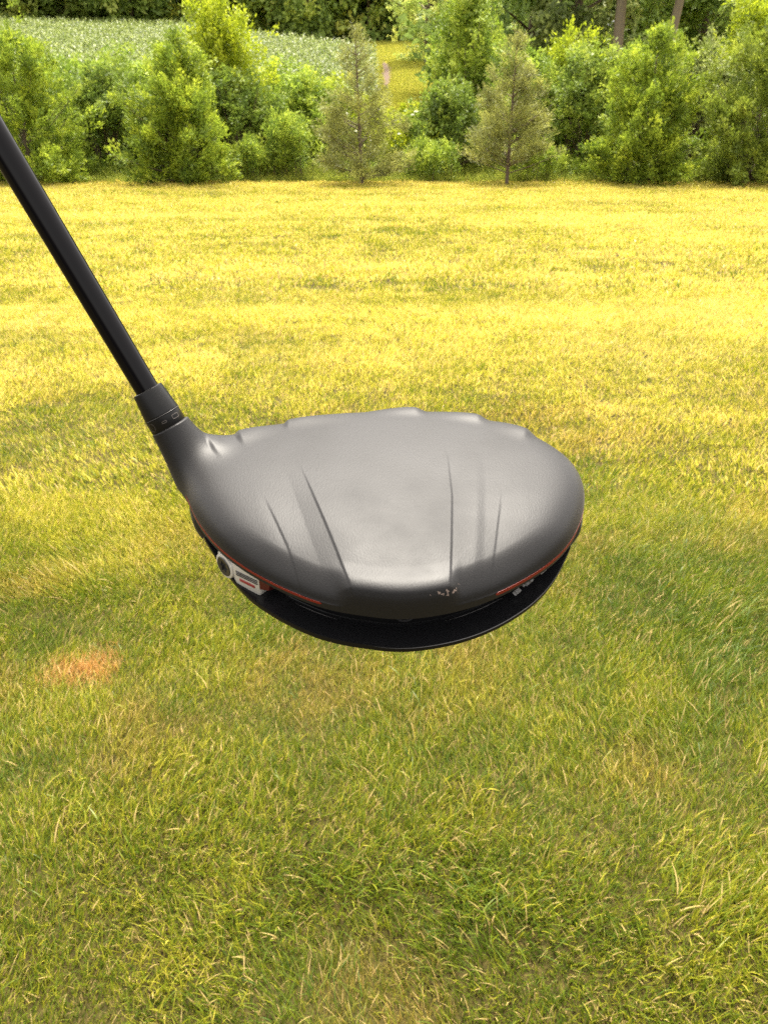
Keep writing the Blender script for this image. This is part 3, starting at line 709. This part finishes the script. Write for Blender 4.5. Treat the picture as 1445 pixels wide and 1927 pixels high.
def lin(y, tab):
    ys, xs = zip(*sorted(tab)); return np.interp(y, ys, xs)
def crown_relief(x, y, h):
    """raised centre panel, creases and the bumps along the leading edge (mm)"""
    r = rhat(x, y)
    L1 = lin(y, [(95, -46), (55, -31.6), (38, -25.9), (19, -19.4), (1, -13.4)]); L1b = lin(y, [(95, -54), (55, -37.5), (27, -28.6), (3, -20.5)])
    L2 = lin(y, [(60, -51), (38, -41.8), (22, -35), (7, -29.5)]); R1 = lin(y, [(86, 16.2), (67, 18.4), (44, 18.4), (22, 16.9), (2, 15.3)])
    R1b = lin(y, [(80, 31), (50, 28.8), (27, 26.6), (4, 23.7)]); R2 = lin(y, [(60, 37.5), (38, 33.8), (22, 30.8), (7, 27.9)])
    fl = sstep(66, 36, y); fr = sstep(80, 30, y)
    d = np.zeros_like(x)
    inL = sstep(-0.24, 0.24, L1 - x); d -= fl * (0.34 * inL + 0.45 * inL * np.clip((L1 - x) / np.maximum(L1 - L1b, 1), 0, 1))
    d += fl * 0.35 * sstep(0, 14, L1b - x)
    l2 = sstep(48, 30, y); d -= l2 * 0.22 * sstep(-0.3, 0.3, L2 - x) * np.exp(-np.clip(L2 - x, 0, None) / 7.0)
    inR = sstep(-0.24, 0.24, x - R1); d -= fr * (0.34 * inR + 0.25 * sstep(-1.8, 1.8, x - R1b)); d += fr * 0.3 * sstep(2, 16, x - R1b)
    r2 = sstep(50, 32, y); d -= r2 * 0.17 * sstep(-0.3, 0.3, x - R2) * np.exp(-np.clip(x - R2, 0, None) / 7.0)
    # the rim falls away earlier outside the panel
    out = np.maximum(sstep(0, 5, L1 - x), sstep(0, 3.5, x - R1))
    d -= 1.5 * out * sstep(0.86, 0.98, r) * sstep(34, 16, y)
    d += 0.5 * (1 - out) * sstep(0.80, 0.93, r) * (1 - sstep(0.965, 0.985, r)) * sstep(30, 12, y)
    # leading-edge bumps: steep on the side away from the middle, fading towards it
    fe = sstep(0.80, 0.93, r)
    for x0, x1, am, y0 in [(-74.5, -60, 1.0, 66), (-62, -40, 1.4, 70), (-43, -13, 1.5, 84)]:
        xs = x0 + 7 * np.clip((96 - y) / 22.0, -0.2, 1.2) ** 2
        d += am * sstep(-0.6, 2.0, x - xs) * (1 - sstep(0.15, 1.0, (x - xs) / (x1 - x0))) * sstep(y0, y0 + 13, y) * sstep(0.70, 0.9, r)
    for x0, x1, am, y0 in [(12.5, -14, 1.9, 91), (36.5, 10, 2.0, 87), (55.5, 34, 1.9, 77)]:
        xs = x0 - 4 * np.clip((100 - y) / 18.0, -0.2, 1.2) ** 2
        d += am * sstep(-0.8, 5.0, xs - x) * (1 - sstep(0.15, 1.0, (xs - x) / (x0 - x1))) * sstep(y0, y0 + 12, y) * sstep(0.74, 0.94, r)
    return d * sstep(-1, 3, h)

def crown_mat():
    m, t, b = mat_new('matte_black_crown')
    tc = t.nodes.new('ShaderNodeTexCoord')
    b.inputs['Roughness'].default_value = 0.46; b.inputs['Specular IOR Level'].default_value = 0.5; b.inputs['IOR'].default_value = 1.30
    b.inputs['Sheen Weight'].default_value = 0.06; b.inputs['Sheen Roughness'].default_value = 0.35; b.inputs['Sheen Tint'].default_value = (1, 0.93, 0.93, 1)
    n = t.nodes.new('ShaderNodeTexNoise'); n.inputs['Scale'].default_value = 2000; n.inputs['Detail'].default_value = 3
    mp = t.nodes.new('ShaderNodeMapping'); mp.inputs['Scale'].default_value = (1, 0.45, 1); mp.inputs['Rotation'].default_value = (0, 0, 0.6)
    t.links.new(tc.outputs['Object'], mp.inputs['Vector']); t.links.new(mp.outputs[0], n.inputs['Vector'])
    bp = t.nodes.new('ShaderNodeBump'); bp.inputs['Strength'].default_value = 0.13; bp.inputs['Distance'].default_value = 0.0004
    t.links.new(n.outputs['Fac'], bp.inputs['Height']); t.links.new(bp.outputs['Normal'], b.inputs['Normal'])
    # smudges: large soft variation of gloss
    n2 = t.nodes.new('ShaderNodeTexNoise'); n2.inputs['Scale'].default_value = 30; n2.inputs['Detail'].default_value = 5
    t.links.new(tc.outputs['Object'], n2.inputs['Vector'])
    mr = t.nodes.new('ShaderNodeMapRange'); mr.inputs['From Min'].default_value = 0.3; mr.inputs['From Max'].default_value = 0.7; mr.inputs['To Min'].default_value = 0.40; mr.inputs['To Max'].default_value = 0.54
    t.links.new(n2.outputs['Fac'], mr.inputs['Value']); t.links.new(mr.outputs['Result'], b.inputs['Roughness'])
    # chipped paint on the trailing edge by the right crease
    sx = t.nodes.new('ShaderNodeVectorMath'); sx.operation = 'SUBTRACT'; sx.inputs[1].default_value = (0.0165, 0.0025, 0.0056)
    t.links.new(tc.outputs['Object'], sx.inputs[0])
    sm = t.nodes.new('ShaderNodeVectorMath'); sm.operation = 'MULTIPLY'; sm.inputs[1].default_value = (1 / 0.0085, 1 / 0.006, 1 / 0.0020)
    t.links.new(sx.outputs[0], sm.inputs[0])
    le = t.nodes.new('ShaderNodeVectorMath'); le.operation = 'LENGTH'; t.links.new(sm.outputs[0], le.inputs[0])
    n3 = t.nodes.new('ShaderNodeTexNoise'); n3.inputs['Scale'].default_value = 900; n3.inputs['Detail'].default_value = 2
    t.links.new(tc.outputs['Object'], n3.inputs['Vector'])
    ma = t.nodes.new('ShaderNodeMath'); ma.operation = 'MULTIPLY_ADD'; ma.inputs[1].default_value = -0.30
    t.links.new(le.outputs['Value'], ma.inputs[0]); t.links.new(n3.outputs['Fac'], ma.inputs[2])
    gt = t.nodes.new('ShaderNodeMath'); gt.operation = 'GREATER_THAN'; gt.inputs[1].default_value = 0.455; t.links.new(ma.outputs[0], gt.inputs[0])
    mx = t.nodes.new('ShaderNodeMix'); mx.data_type = 'RGBA'; mx.inputs['A'].default_value = (0.010, 0.0095, 0.0095, 1); mx.inputs['B'].default_value = (0.16, 0.12, 0.10, 1)
    t.links.new(gt.outputs[0], mx.inputs['Factor']); t.links.new(mx.outputs['Result'], b.inputs['Base Color'])
    return m

def lathe(prof, seg=48):
    """prof: (t, r) along the hosel axis; returns V (mm), F"""
    u = np.cross(HDIR, [0, 0, 1.0]); u /= np.linalg.norm(u); w = np.cross(HDIR, u)
    a = np.arange(seg) / seg * 2 * np.pi
    V = np.concatenate([HOS0 + HDIR * t + (u * np.cos(a)[:, None] + w * np.sin(a)[:, None]) * r for t, r in prof])
    F = np.array([(k * seg + s, k * seg + (s + 1) % seg, (k + 1) * seg + (s + 1) % seg, (k + 1) * seg + s) for k in range(len(prof) - 1) for s in range(seg)])
    return V, F
def hosel_pt(t, r, az):
    """point on the sleeve; az measured from the side facing the camera, positive to the right"""
    tow = np.array([0.27, -0.86, 0.42]); tow = tow - HDIR * tow.dot(HDIR); tow /= np.linalg.norm(tow); rt = np.cross(HDIR, tow) * 1.0
    if rt[0] < 0: rt = -rt
    return HOS0 + HDIR * t + (tow * math.cos(az) + rt * math.sin(az)) * r

def bevel_obj(o, w, seg=2, ang=30):
    b = o.modifiers.new('bevel', 'BEVEL'); b.width = w; b.segments = seg; b.limit_method = 'ANGLE'; b.angle_limit = R(ang)
    b.harden_normals = False
    o.data.polygons.foreach_set('use_smooth', np.ones(len(o.data.polygons), dtype=bool))

def smooth_by_angle(o, deg=35):
    me = o.data; me.polygons.foreach_set('use_smooth', np.ones(len(me.polygons), dtype=bool))
    try: me.set_sharp_from_angle(angle=R(deg))
    except Exception: pass

def build_club():
    root = empty('golf_club', BACK, (R(TILT), 0, 0))
    tag(root, 'matte black golf driver club hanging in the air above the lawn', 'golf club')
    MM = 0.001
    m_crown = crown_mat()
    m_gloss = simple('gloss_black_sole', (0.005, 0.005, 0.0055), 0.2, spec=0.5, noise=0.08, nscale=120)
    m_gloss.node_tree.nodes['Principled BSDF'].inputs['IOR'].default_value = 1.3
    m_satin = simple('satin_black_sleeve', (0.007, 0.0068, 0.0066), 0.36, noise=0.05, nscale=300, bump=0.04, bscale=2500)
    m_satin.node_tree.nodes['Principled BSDF'].inputs['IOR'].default_value = 1.28
    m_shaft = simple('gloss_black_shaft', (0.004, 0.0035, 0.004), 0.06, coat=0.0)
    m_shaft.node_tree.nodes['Principled BSDF'].inputs['IOR'].default_value = 1.22
    m_red = simple('red_paint', (0.14, 0.004, 0.003), 0.4)
    m_steel = simple('satin_silver', (0.50, 0.48, 0.44), 0.33, metal=0.25, noise=0.08, nscale=400)
    m_dark = simple('black_steel_screw', (0.06, 0.058, 0.055), 0.35, metal=0.7)
    m_edge = simple('bright_edge', (0.075, 0.072, 0.07), 0.4, metal=0.5)
    m_mark = simple('engraved_mark', (0.06, 0.05, 0.042), 0.5)
    m_grip = simple('grip_rubber', (0.02, 0.02, 0.02), 0.8, bump=0.5, bscale=900)

    # crown with hosel neck: implicit surface, meshed and projected
    V, F = surface_nets(f_head, (-100, -9, -4.6), (75, 122, 26), 0.62)
    for it in range(4):
        e = 0.05; f0 = f_head(*V.T)
        g = np.stack([f_head(*(V + np.eye(3)[k] * e).T) - f_head(*(V - np.eye(3)[k] * e).T) for k in range(3)], -1) / (2 * e)
        V = V - g * (f0 / np.maximum((g * g).sum(1), 0.05))[:, None] * 0.9
    # one round of subdivision
    E_ = np.sort(np.concatenate([F[:, [k, (k + 1) % 4]] for k in range(4)]), 1); U, inv = np.unique(E_, axis=0, return_inverse=True); inv = inv.reshape(4, -1).T
    n0 = len(V); mid = (V[U[:, 0]] + V[U[:, 1]]) / 2; cen = V[F].mean(1); e0 = n0 + inv; c0 = n0 + len(U) + np.arange(len(F))
    V = np.concatenate([V, mid, cen])
    F = np.concatenate([np.stack([F[:, k], e0[:, k], c0, e0[:, (k - 1) % 4]], -1) for k in range(4)])
    for it in range(2):
        e = 0.05; f0 = f_head(*V.T)
        g = np.stack([f_head(*(V + np.eye(3)[k] * e).T) - f_head(*(V - np.eye(3)[k] * e).T) for k in range(3)], -1) / (2 * e)
        V = V - g * (f0 / np.maximum((g * g).sum(1), 0.05))[:, None]
    keep = V[F][:, :, 2].max(1) > -2.5
    F = F[keep]; V[:, 2] = np.maximum(V[:, 2], -2.5)
    hos = (f_hosel(*V.T) - f_body(*V.T))
    V[:, 2] += crown_relief(V[:, 0], V[:, 1], V[:, 2]) * sstep(-2, 6, hos)
    us = np.unique(F); mp = -np.ones(len(V), int); mp[us] = np.arange(len(us)); V = V[us]; F = mp[F]
    mesh_np('crown', V * MM, F, m_crown, root, smooth=True)

    # sole and skirt: rings round the parting line; at the back a recessed wall above a protruding shelf
    th = np.linspace(-np.pi, np.pi, 361)[:-1]; rad = Rad(th); n = len(th)
    bx, by = PC[0] + np.cos(th) * rad, PC[1] + np.sin(th) * rad
    k = sstep(52, 42, by + 0.03 * bx); hs_ = 5.5 * sstep(16, 48, by); kk = sstep(40, 22, by)
    Sx = 0.985 + 0.055 * sstep(40, 0, by)
    front = sstep(70, 105, by)
    rings = [((0.990, -2.45), (0.992, -2.45)), ((0.935, -2.7), (1.000, -4.0)), ((0.885, -3.6), (1.006, -7.0)), ((0.868, -8), (1.0, -10)), ((0.865, -11.8), (0.99, -12)), ((0.88, -12.5), (0.985, -13)),
             (('S', -0.012, -12.7), (0.975, -14)), (('S', -0.003, -12.75), (0.97, -14.5)), (('S', 0, -13.2), (0.965, -15)), (('S', -0.002, -14.6), (0.955, -16)), ((0.975, -16.2), (0.94, -17.5)), ((0.90, -19.5), (0.90, -20)), ((0.75, -25), (0.80, -25.5)), ((0.5, -29), (0.5, -30)), ((0.2, -31), (0.2, -32))]
    VV = []
    for a, b in rings:
        if a[0] == 'S': ra, ha = Sx + a[1], np.full(n, a[2])
        else: ra, ha = np.full(n, a[0]), np.full(n, a[1])
        rr = ra * k + b[0] * (1 - k); hh = ha * k + b[1] * (1 - k)
        hh = np.minimum(hh + hs_ * k * np.clip((-hh - 3) / 10.0, 0, 1), -2.4)
        hh = hh * (1 + 0.35 * front * (hh < -5))
        VV.append(np.stack([PC[0] + np.cos(th) * rad * rr, PC[1] + np.sin(th) * rad * rr, hh], -1))
    V = np.concatenate(VV + [np.array([[PC[0], PC[1], -33.0]])]); m = len(rings)
    F = [(q * n + s, (q + 1) * n + s, (q + 1) * n + (s + 1) % n, q * n + (s + 1) % n) for q in range(m - 1) for s in range(n)]
    F += [((m - 1) * n + s, m * n, (m - 1) * n + (s + 1) % n) for s in range(n)]
    sole = mesh_np('sole', V * MM, F, m_gloss, root); smooth_by_angle(sole, 40)
    sole.data.materials.append(m_crown)
    sole.data.polygons.foreach_set('material_index', np.array([1 if (i < (m - 1) * n and k[i % n] < 0.25 and i // n < 8) else 0 for i in range(len(F))], dtype=np.int32))
    # thin bright line on the shelf edge, tapering at both ends
    def strip(name, pts, w, hgt, mat, parent, out, taper=0.0):
        """thin raised ribbon along pts (mm), offset outwards"""
        pts = np.asarray(pts); out = np.asarray(out); nn = len(pts); d = np.gradient(pts, axis=0); d /= np.linalg.norm(d, axis=1, keepdims=True)
        wd_ = np.cross(d, out); wd_ /= np.linalg.norm(wd_, axis=1, keepdims=True)
        ta = np.ones(nn); ta[0] = ta[-1] = 0.35
        if taper: ta = 0.05 + 0.95 * np.clip(np.minimum(np.arange(nn), np.arange(nn)[::-1]) / (taper * nn), 0, 1)
        V_ = np.concatenate([pts - wd_ * w * ta[:, None] / 2 - out * 0.6, pts - wd_ * w * ta[:, None] / 2 + out * hgt, pts + wd_ * w * ta[:, None] / 2 + out * hgt, pts + wd_ * w * ta[:, None] / 2 - out * 0.6])
        F_ = [(q * nn + s, q * nn + s + 1, (q + 1) * nn + s + 1, (q + 1) * nn + s) for q in range(3) for s in range(nn - 1)]
        F_ += [(0, nn, 2 * nn, 3 * nn), (nn - 1, 4 * nn - 1, 3 * nn - 1, 2 * nn - 1)]
        o = mesh_np(name, V_ * MM, F_, mat, parent); smooth_by_angle(o, 40); return o
    sel = np.where((by < 42) & (bx > -8))[0]; sel = sel[np.argsort(bx[sel])]
    P = np.stack([PC[0] + np.cos(th[sel]) * rad[sel] * (Sx[sel] - 0.001), PC[1] + np.sin(th[sel]) * rad[sel] * (Sx[sel] - 0.001), -12.95 + hs_[sel]], -1)
    kq = k[sel][:, None]; O = np.stack([np.cos(th[sel]), np.sin(th[sel]), np.full(len(sel), 0.9)], -1); O /= np.linalg.norm(O, axis=1, keepdims=True)
    good = kq[:, 0] > 0.985
    strip('shelf_edge_line', P[good], 0.24, 0.06, m_edge, sole, O[good], 0.35)
    for x0, x1 in [(17, 41), (-38, -20)]:  # pale ribbons paint in the glint along the wall-floor corner
        s2 = np.where((by < 40) & (bx > x0) & (bx < x1))[0]; s2 = s2[np.argsort(bx[s2])]; q2 = 0.885
        P2 = np.stack([PC[0] + np.cos(th[s2]) * rad[s2] * q2, PC[1] + np.sin(th[s2]) * rad[s2] * q2, -12.4 + hs_[s2] * 0.95], -1)
        O2 = np.stack([np.cos(th[s2]) * 0.5, np.sin(th[s2]) * 0.5, np.full(len(s2), 0.86)], -1)
        strip('floor_edge_glint', P2, 0.16, 0.08, m_edge, sole, O2, 0.3)
    # red pinstripes just below the crown edge
    def stripe(x_from, x_to, y_max, w):
        s_ = np.where((bx > min(x_from, x_to)) & (bx < max(x_from, x_to)) & (by < y_max))[0]; s_ = s_[np.argsort(bx[s_])]
        pts, outs = [], []
        for q in s_:
            o_ = np.array([math.cos(th[q]), math.sin(th[q]), 0.0]); h_ = -0.7
            # point on the crown side surface
            lo_, hi_ = 0.8, 1.1
            for _ in range(24):
                mi = (lo_ + hi_) / 2
                if f_head(np.array(PC[0] + o_[0] * rad[q] * mi), np.array(PC[1] + o_[1] * rad[q] * mi), np.array(h_)) < 0: lo_ = mi
                else: hi_ = mi
            pts.append((PC[0] + o_[0] * rad[q] * lo_, PC[1] + o_[1] * rad[q] * lo_, h_)); outs.append(o_)
        return strip('red_stripe', pts, w, 0.10, m_red, root, outs)
    stripe(-76, -22.8, 62, 0.95); stripe(29.5, 68, 54, 1.3)

    # small weight port in the back wall
    u = np.linspace(0, 2 * np.pi, 25)[:-1]
    def wall_ring(r_, y_): return np.stack([2.0 + r_ * np.cos(u), np.full(24, y_), -6.6 + r_ * np.sin(u)], -1)
    Vp = np.concatenate([wall_ring(3.6, 7.2), wall_ring(3.4, 6.5), wall_ring(2.7, 6.5), wall_ring(2.4, 8.6), wall_ring(0.05, 8.6)])
    Fp = [(q * 24 + s, q * 24 + (s + 1) % 24, (q + 1) * 24 + (s + 1) % 24, (q + 1) * 24 + s) for q in range(4) for s in range(24)]
    o = mesh_np('port', Vp * MM, Fp, simple('port_black', (0.02, 0.02, 0.022), 0.3), sole); smooth_by_angle(o, 30)

    # chipped flakes by the toe end of the cavity
    rng = np.random.default_rng(5); mfl = simple('bare_scuff', (0.17, 0.165, 0.16), 0.6, metal=0.2)
    for c, ln, wd_ in [((39.6, 20.0, -10.2), 3.6, 1.5), ((44.0, 23.5, -8.6), 4.4, 1.7), ((48.6, 27.3, -7.6), 3.4, 1.9), ((41.5, 21.2, -8.2), 1.6, 0.7)]:
        a = (np.arange(15) + rng.random(15) * 0.7) / 15 * 6.283; rr = rng.uniform(0.35, 1.0, 15)
        tdir = np.array([0.72, 0.69, 0.10]); udir = np.array([0.25, -0.30, 0.92]); nd = np.cross(tdir, udir); nd /= np.linalg.norm(nd); nd = nd if nd[1] < 0 else -nd
        C0 = np.array(c); top = np.stack([C0 + tdir * math.cos(q) * ln / 2 * w_ + udir * math.sin(q) * wd_ / 2 * w_ + nd * 0.12 for q, w_ in zip(a, rr)]); bot = top - nd * 1.4
        Fx = [tuple(range(15))] + [(q, 15 + q, 15 + (q + 1) % 15, (q + 1) % 15) for q in range(15)]
        mesh_np('scuff', np.concatenate([top, bot]) * MM, Fx, mfl, sole)

    # silver side weight: extruded plan with two outer facets
    plan = np.array([(-61.2, 35.4), (-55.4, 29.2), (-53.6, 26.4), (-45.0, 20.7), (-42.0, 24.5), (-50, 40)]); zt_, zb = -3.2, -13.4
    npn = len(plan)
    inset = plan + (plan.mean(0) - plan) * 0.10
    Vw = np.concatenate([np.c_[inset, np.full(npn, zb)], np.c_[plan, np.full(npn, zb + 1.6)], np.c_[plan, np.full(npn, zt_ - 2.2)], np.c_[inset, np.full(npn, zt_)]])
    Fw = [tuple(range(npn))[::-1], tuple(range(3 * npn, 4 * npn))] + [(q * npn + s, q * npn + (s + 1) % npn, (q + 1) * npn + (s + 1) % npn, (q + 1) * npn + s) for q in range(3) for s in range(npn)]
    wgt = mesh_np('side_weight', Vw * MM, Fw, m_steel, root); bevel_obj(wgt, 0.0011, 3)
    # fine grooves and red slot on the long facet
    dB = np.array([10.0, -6.6, 0]); dB /= np.linalg.norm(dB); nB = np.array([dB[1], -dB[0], 0]); nB = nB if nB[1] < 0 else -nB
    p0 = np.array([-53.6, 26.2, 0])
    m_groove = simple('groove', (0.05, 0.045, 0.04), 0.6)
    def bar(name, a_, b_, z_, hgt, off, mat, parent):
        A = p0 + dB * a_ + np.array([0, 0, z_]); B = p0 + dB * b_ + np.array([0, 0, z_]); up_ = np.array([0, 0, 1.0])
        Vb = [A - up_ * hgt / 2 + nB * off, B - up_ * hgt / 2 + nB * off, B + up_ * hgt / 2 + nB * off, A + up_ * hgt / 2 + nB * off]; Vb = Vb + [v_ - nB * 0.5 for v_ in Vb]
        Fb = [(0, 1, 2, 3), (7, 6, 5, 4), (0, 4, 5, 1), (1, 5, 6, 2), (2, 6, 7, 3), (3, 7, 4, 0)]
        return mesh_np(name, np.array(Vb) * MM, Fb, mat, parent)
    for q in range(3): bar('groove', 0.2, 9.4, -5.9 - 0.75 * q, 0.26, 0.14, m_groove, wgt)
    sl = bar('red_slot', 1.4, 8.0, -9.2, 1.15, 0.14, simple('red_slot_paint', (0.20, 0.018, 0.016), 0.5), wgt); bevel_obj(sl, 0.0004, 3)
    # screw with star socket
    ax = np.array([-0.72, -0.69, 0.04]); ax /= np.linalg.norm(ax); uu = np.cross(ax, [0, 0, 1.0]); uu /= np.linalg.norm(uu); ww = np.cross(uu, ax); cs_ = np.array([-57.6, 31.4, -8.0])
    ns = 48; a = np.arange(ns) / ns * 2 * np.pi
    def ring(r_, d_): return cs_ + ax * d_ + uu * (np.cos(a) * r_)[:, None] + ww * (np.sin(a) * r_)[:, None]
    star = 1.55 + 0.42 * np.cos(6 * a)
    Vs = np.concatenate([ring(3.7, -1.5), ring(3.7, 1.0), ring(3.4, 1.25), ring(2.9, 1.1), ring(star * 1.2, 1.05), ring(star * 1.15, 0.35), ring(0.02, 0.35)])
    Fs = [(q * ns + s, q * ns + (s + 1) % ns, (q + 1) * ns + (s + 1) % ns, (q + 1) * ns + s) for q in range(6) for s in range(ns)]
    Vc = np.concatenate([ring(4.7, -9), ring(4.75, 0.2), ring(4.6, 0.75), ring(4.2, 0.95), ring(3.6, 0.95), ring(3.6, -1.0)])
    o = mesh_np('screw_housing', Vc * MM, [(q * ns + s_, q * ns + (s_ + 1) % ns, (q + 1) * ns + (s_ + 1) % ns, (q + 1) * ns + s_) for q in range(5) for s_ in range(ns)], m_steel, wgt); smooth_by_angle(o, 40)
    o = mesh_np('screw', Vs * MM, Fs, m_dark, wgt); smooth_by_angle(o, 35)
    mesh_np('star_socket', np.concatenate([ring(star * 1.14, 0.42), ring(0.02, 0.42)]) * MM, [(q, (q + 1) % ns, ns + (q + 1) % ns, ns + q) for q in range(ns)], simple('socket_black', (0.004, 0.004, 0.004), 0.6), wgt)
    # red insert behind the weight
    Vr = np.array([(-45.5, 21.3, -4.2), (-41.0, 18.6, -4.2), (-37.5, 22, -4.2), (-42, 26, -4.2), (-45.5, 21.3, -9.6), (-42.0, 19.4, -8.6), (-38, 22, -8.6), (-42, 26, -9.6)])
    mesh_np('weight_insert', Vr * MM, [(0, 1, 2, 3), (7, 6, 5, 4), (0, 4, 5, 1), (1, 5, 6, 2), (2, 6, 7, 3), (3, 7, 4, 0)], simple('dark_red_insert', (0.06, 0.004, 0.004), 0.45), wgt)

    # adjustable sleeve, ferrule, shaft, grip
    V, F = lathe([(0.25, 5.0), (0.35, 6.55), (0.6, 6.75), (5.0, 6.72), (5.25, 6.5), (5.25, 5.0)]); slv = mesh_np('sleeve_ring', V * MM, F, m_satin, root); smooth_by_angle(slv, 40)
    V, F = lathe([(5.3, 5.0), (5.3, 6.62), (5.5, 6.72), (6.0, 6.66), (14.6, 5.75), (15.3, 5.55), (15.5, 5.2), (15.5, 4.0)]); fe_ = mesh_np('ferrule', V * MM, F, m_satin, root); smooth_by_angle(fe_, 40)
    V, F = lathe([(5.22, 6.55), (5.24, 6.82), (5.40, 6.82), (5.42, 6.55)]); mesh_np('bright_ring', V * MM, F, m_edge, slv, smooth=True)
    V, F = lathe([(10, 4.3), (14, 4.32), (120, 4.75), (420, 5.6), (760, 6.9)]); mesh_np('shaft', V * MM, F, m_shaft, root, smooth=True)
    V, F = lathe([(758, 6.0), (758, 8.0), (775, 9.0), (900, 10.5), (1018, 13.2), (1024, 13.0), (1027, 10), (1027, 0.1)]); gr = mesh_np('grip', V * MM, F, m_grip, root); smooth_by_angle(gr, 40)
    # engraved outline marks on the sleeve ring
    def outline(t0, t1, a0, a1, lw, roundd=False):
        cx, cy, hx, hy = (a0 + a1) / 2, (t0 + t1) / 2, (a1 - a0) / 2, (t1 - t0) / 2; rr = 6.80
        q = np.arange(32) / 32 * 2 * np.pi
        if roundd: ox, oy = np.cos(q), np.sin(q)
        else:
            c_, s_ = np.cos(q), np.sin(q); ox = np.sign(c_) * np.abs(c_) ** 0.35; oy = np.sign(s_) * np.abs(s_) ** 0.35
        la = lw / rr
        Vo = [hosel_pt(cy + hy * y_, rr, cx + hx * x_) for x_, y_ in zip(ox, oy)] + [hosel_pt(cy + (hy - lw) * y_, rr, cx + (hx - la) * x_) for x_, y_ in zip(ox, oy)]
        Vo += [hosel_pt(cy + hy * y_, rr - 0.2, cx + hx * x_) for x_, y_ in zip(ox, oy)] + [hosel_pt(cy + (hy - lw) * y_, rr - 0.2, cx + (hx - la) * x_) for x_, y_ in zip(ox, oy)]
        Fo = []
        for s in range(32):
            s2 = (s + 1) % 32
            Fo += [(s, s2, 32 + s2, 32 + s), (s, 64 + s, 64 + s2, s2), (32 + s, 32 + s2, 96 + s2, 96 + s)]
        mesh_np('engraved_mark', np.array(Vo) * MM, Fo, m_mark, slv)
    outline(2.2, 3.9, 0.42, 0.85, 0.20); outline(2.5, 3.4, -0.22, 0.05, 0.17); outline(1.2, 4.4, -1.15, -0.72, 0.13, True)
build_club()
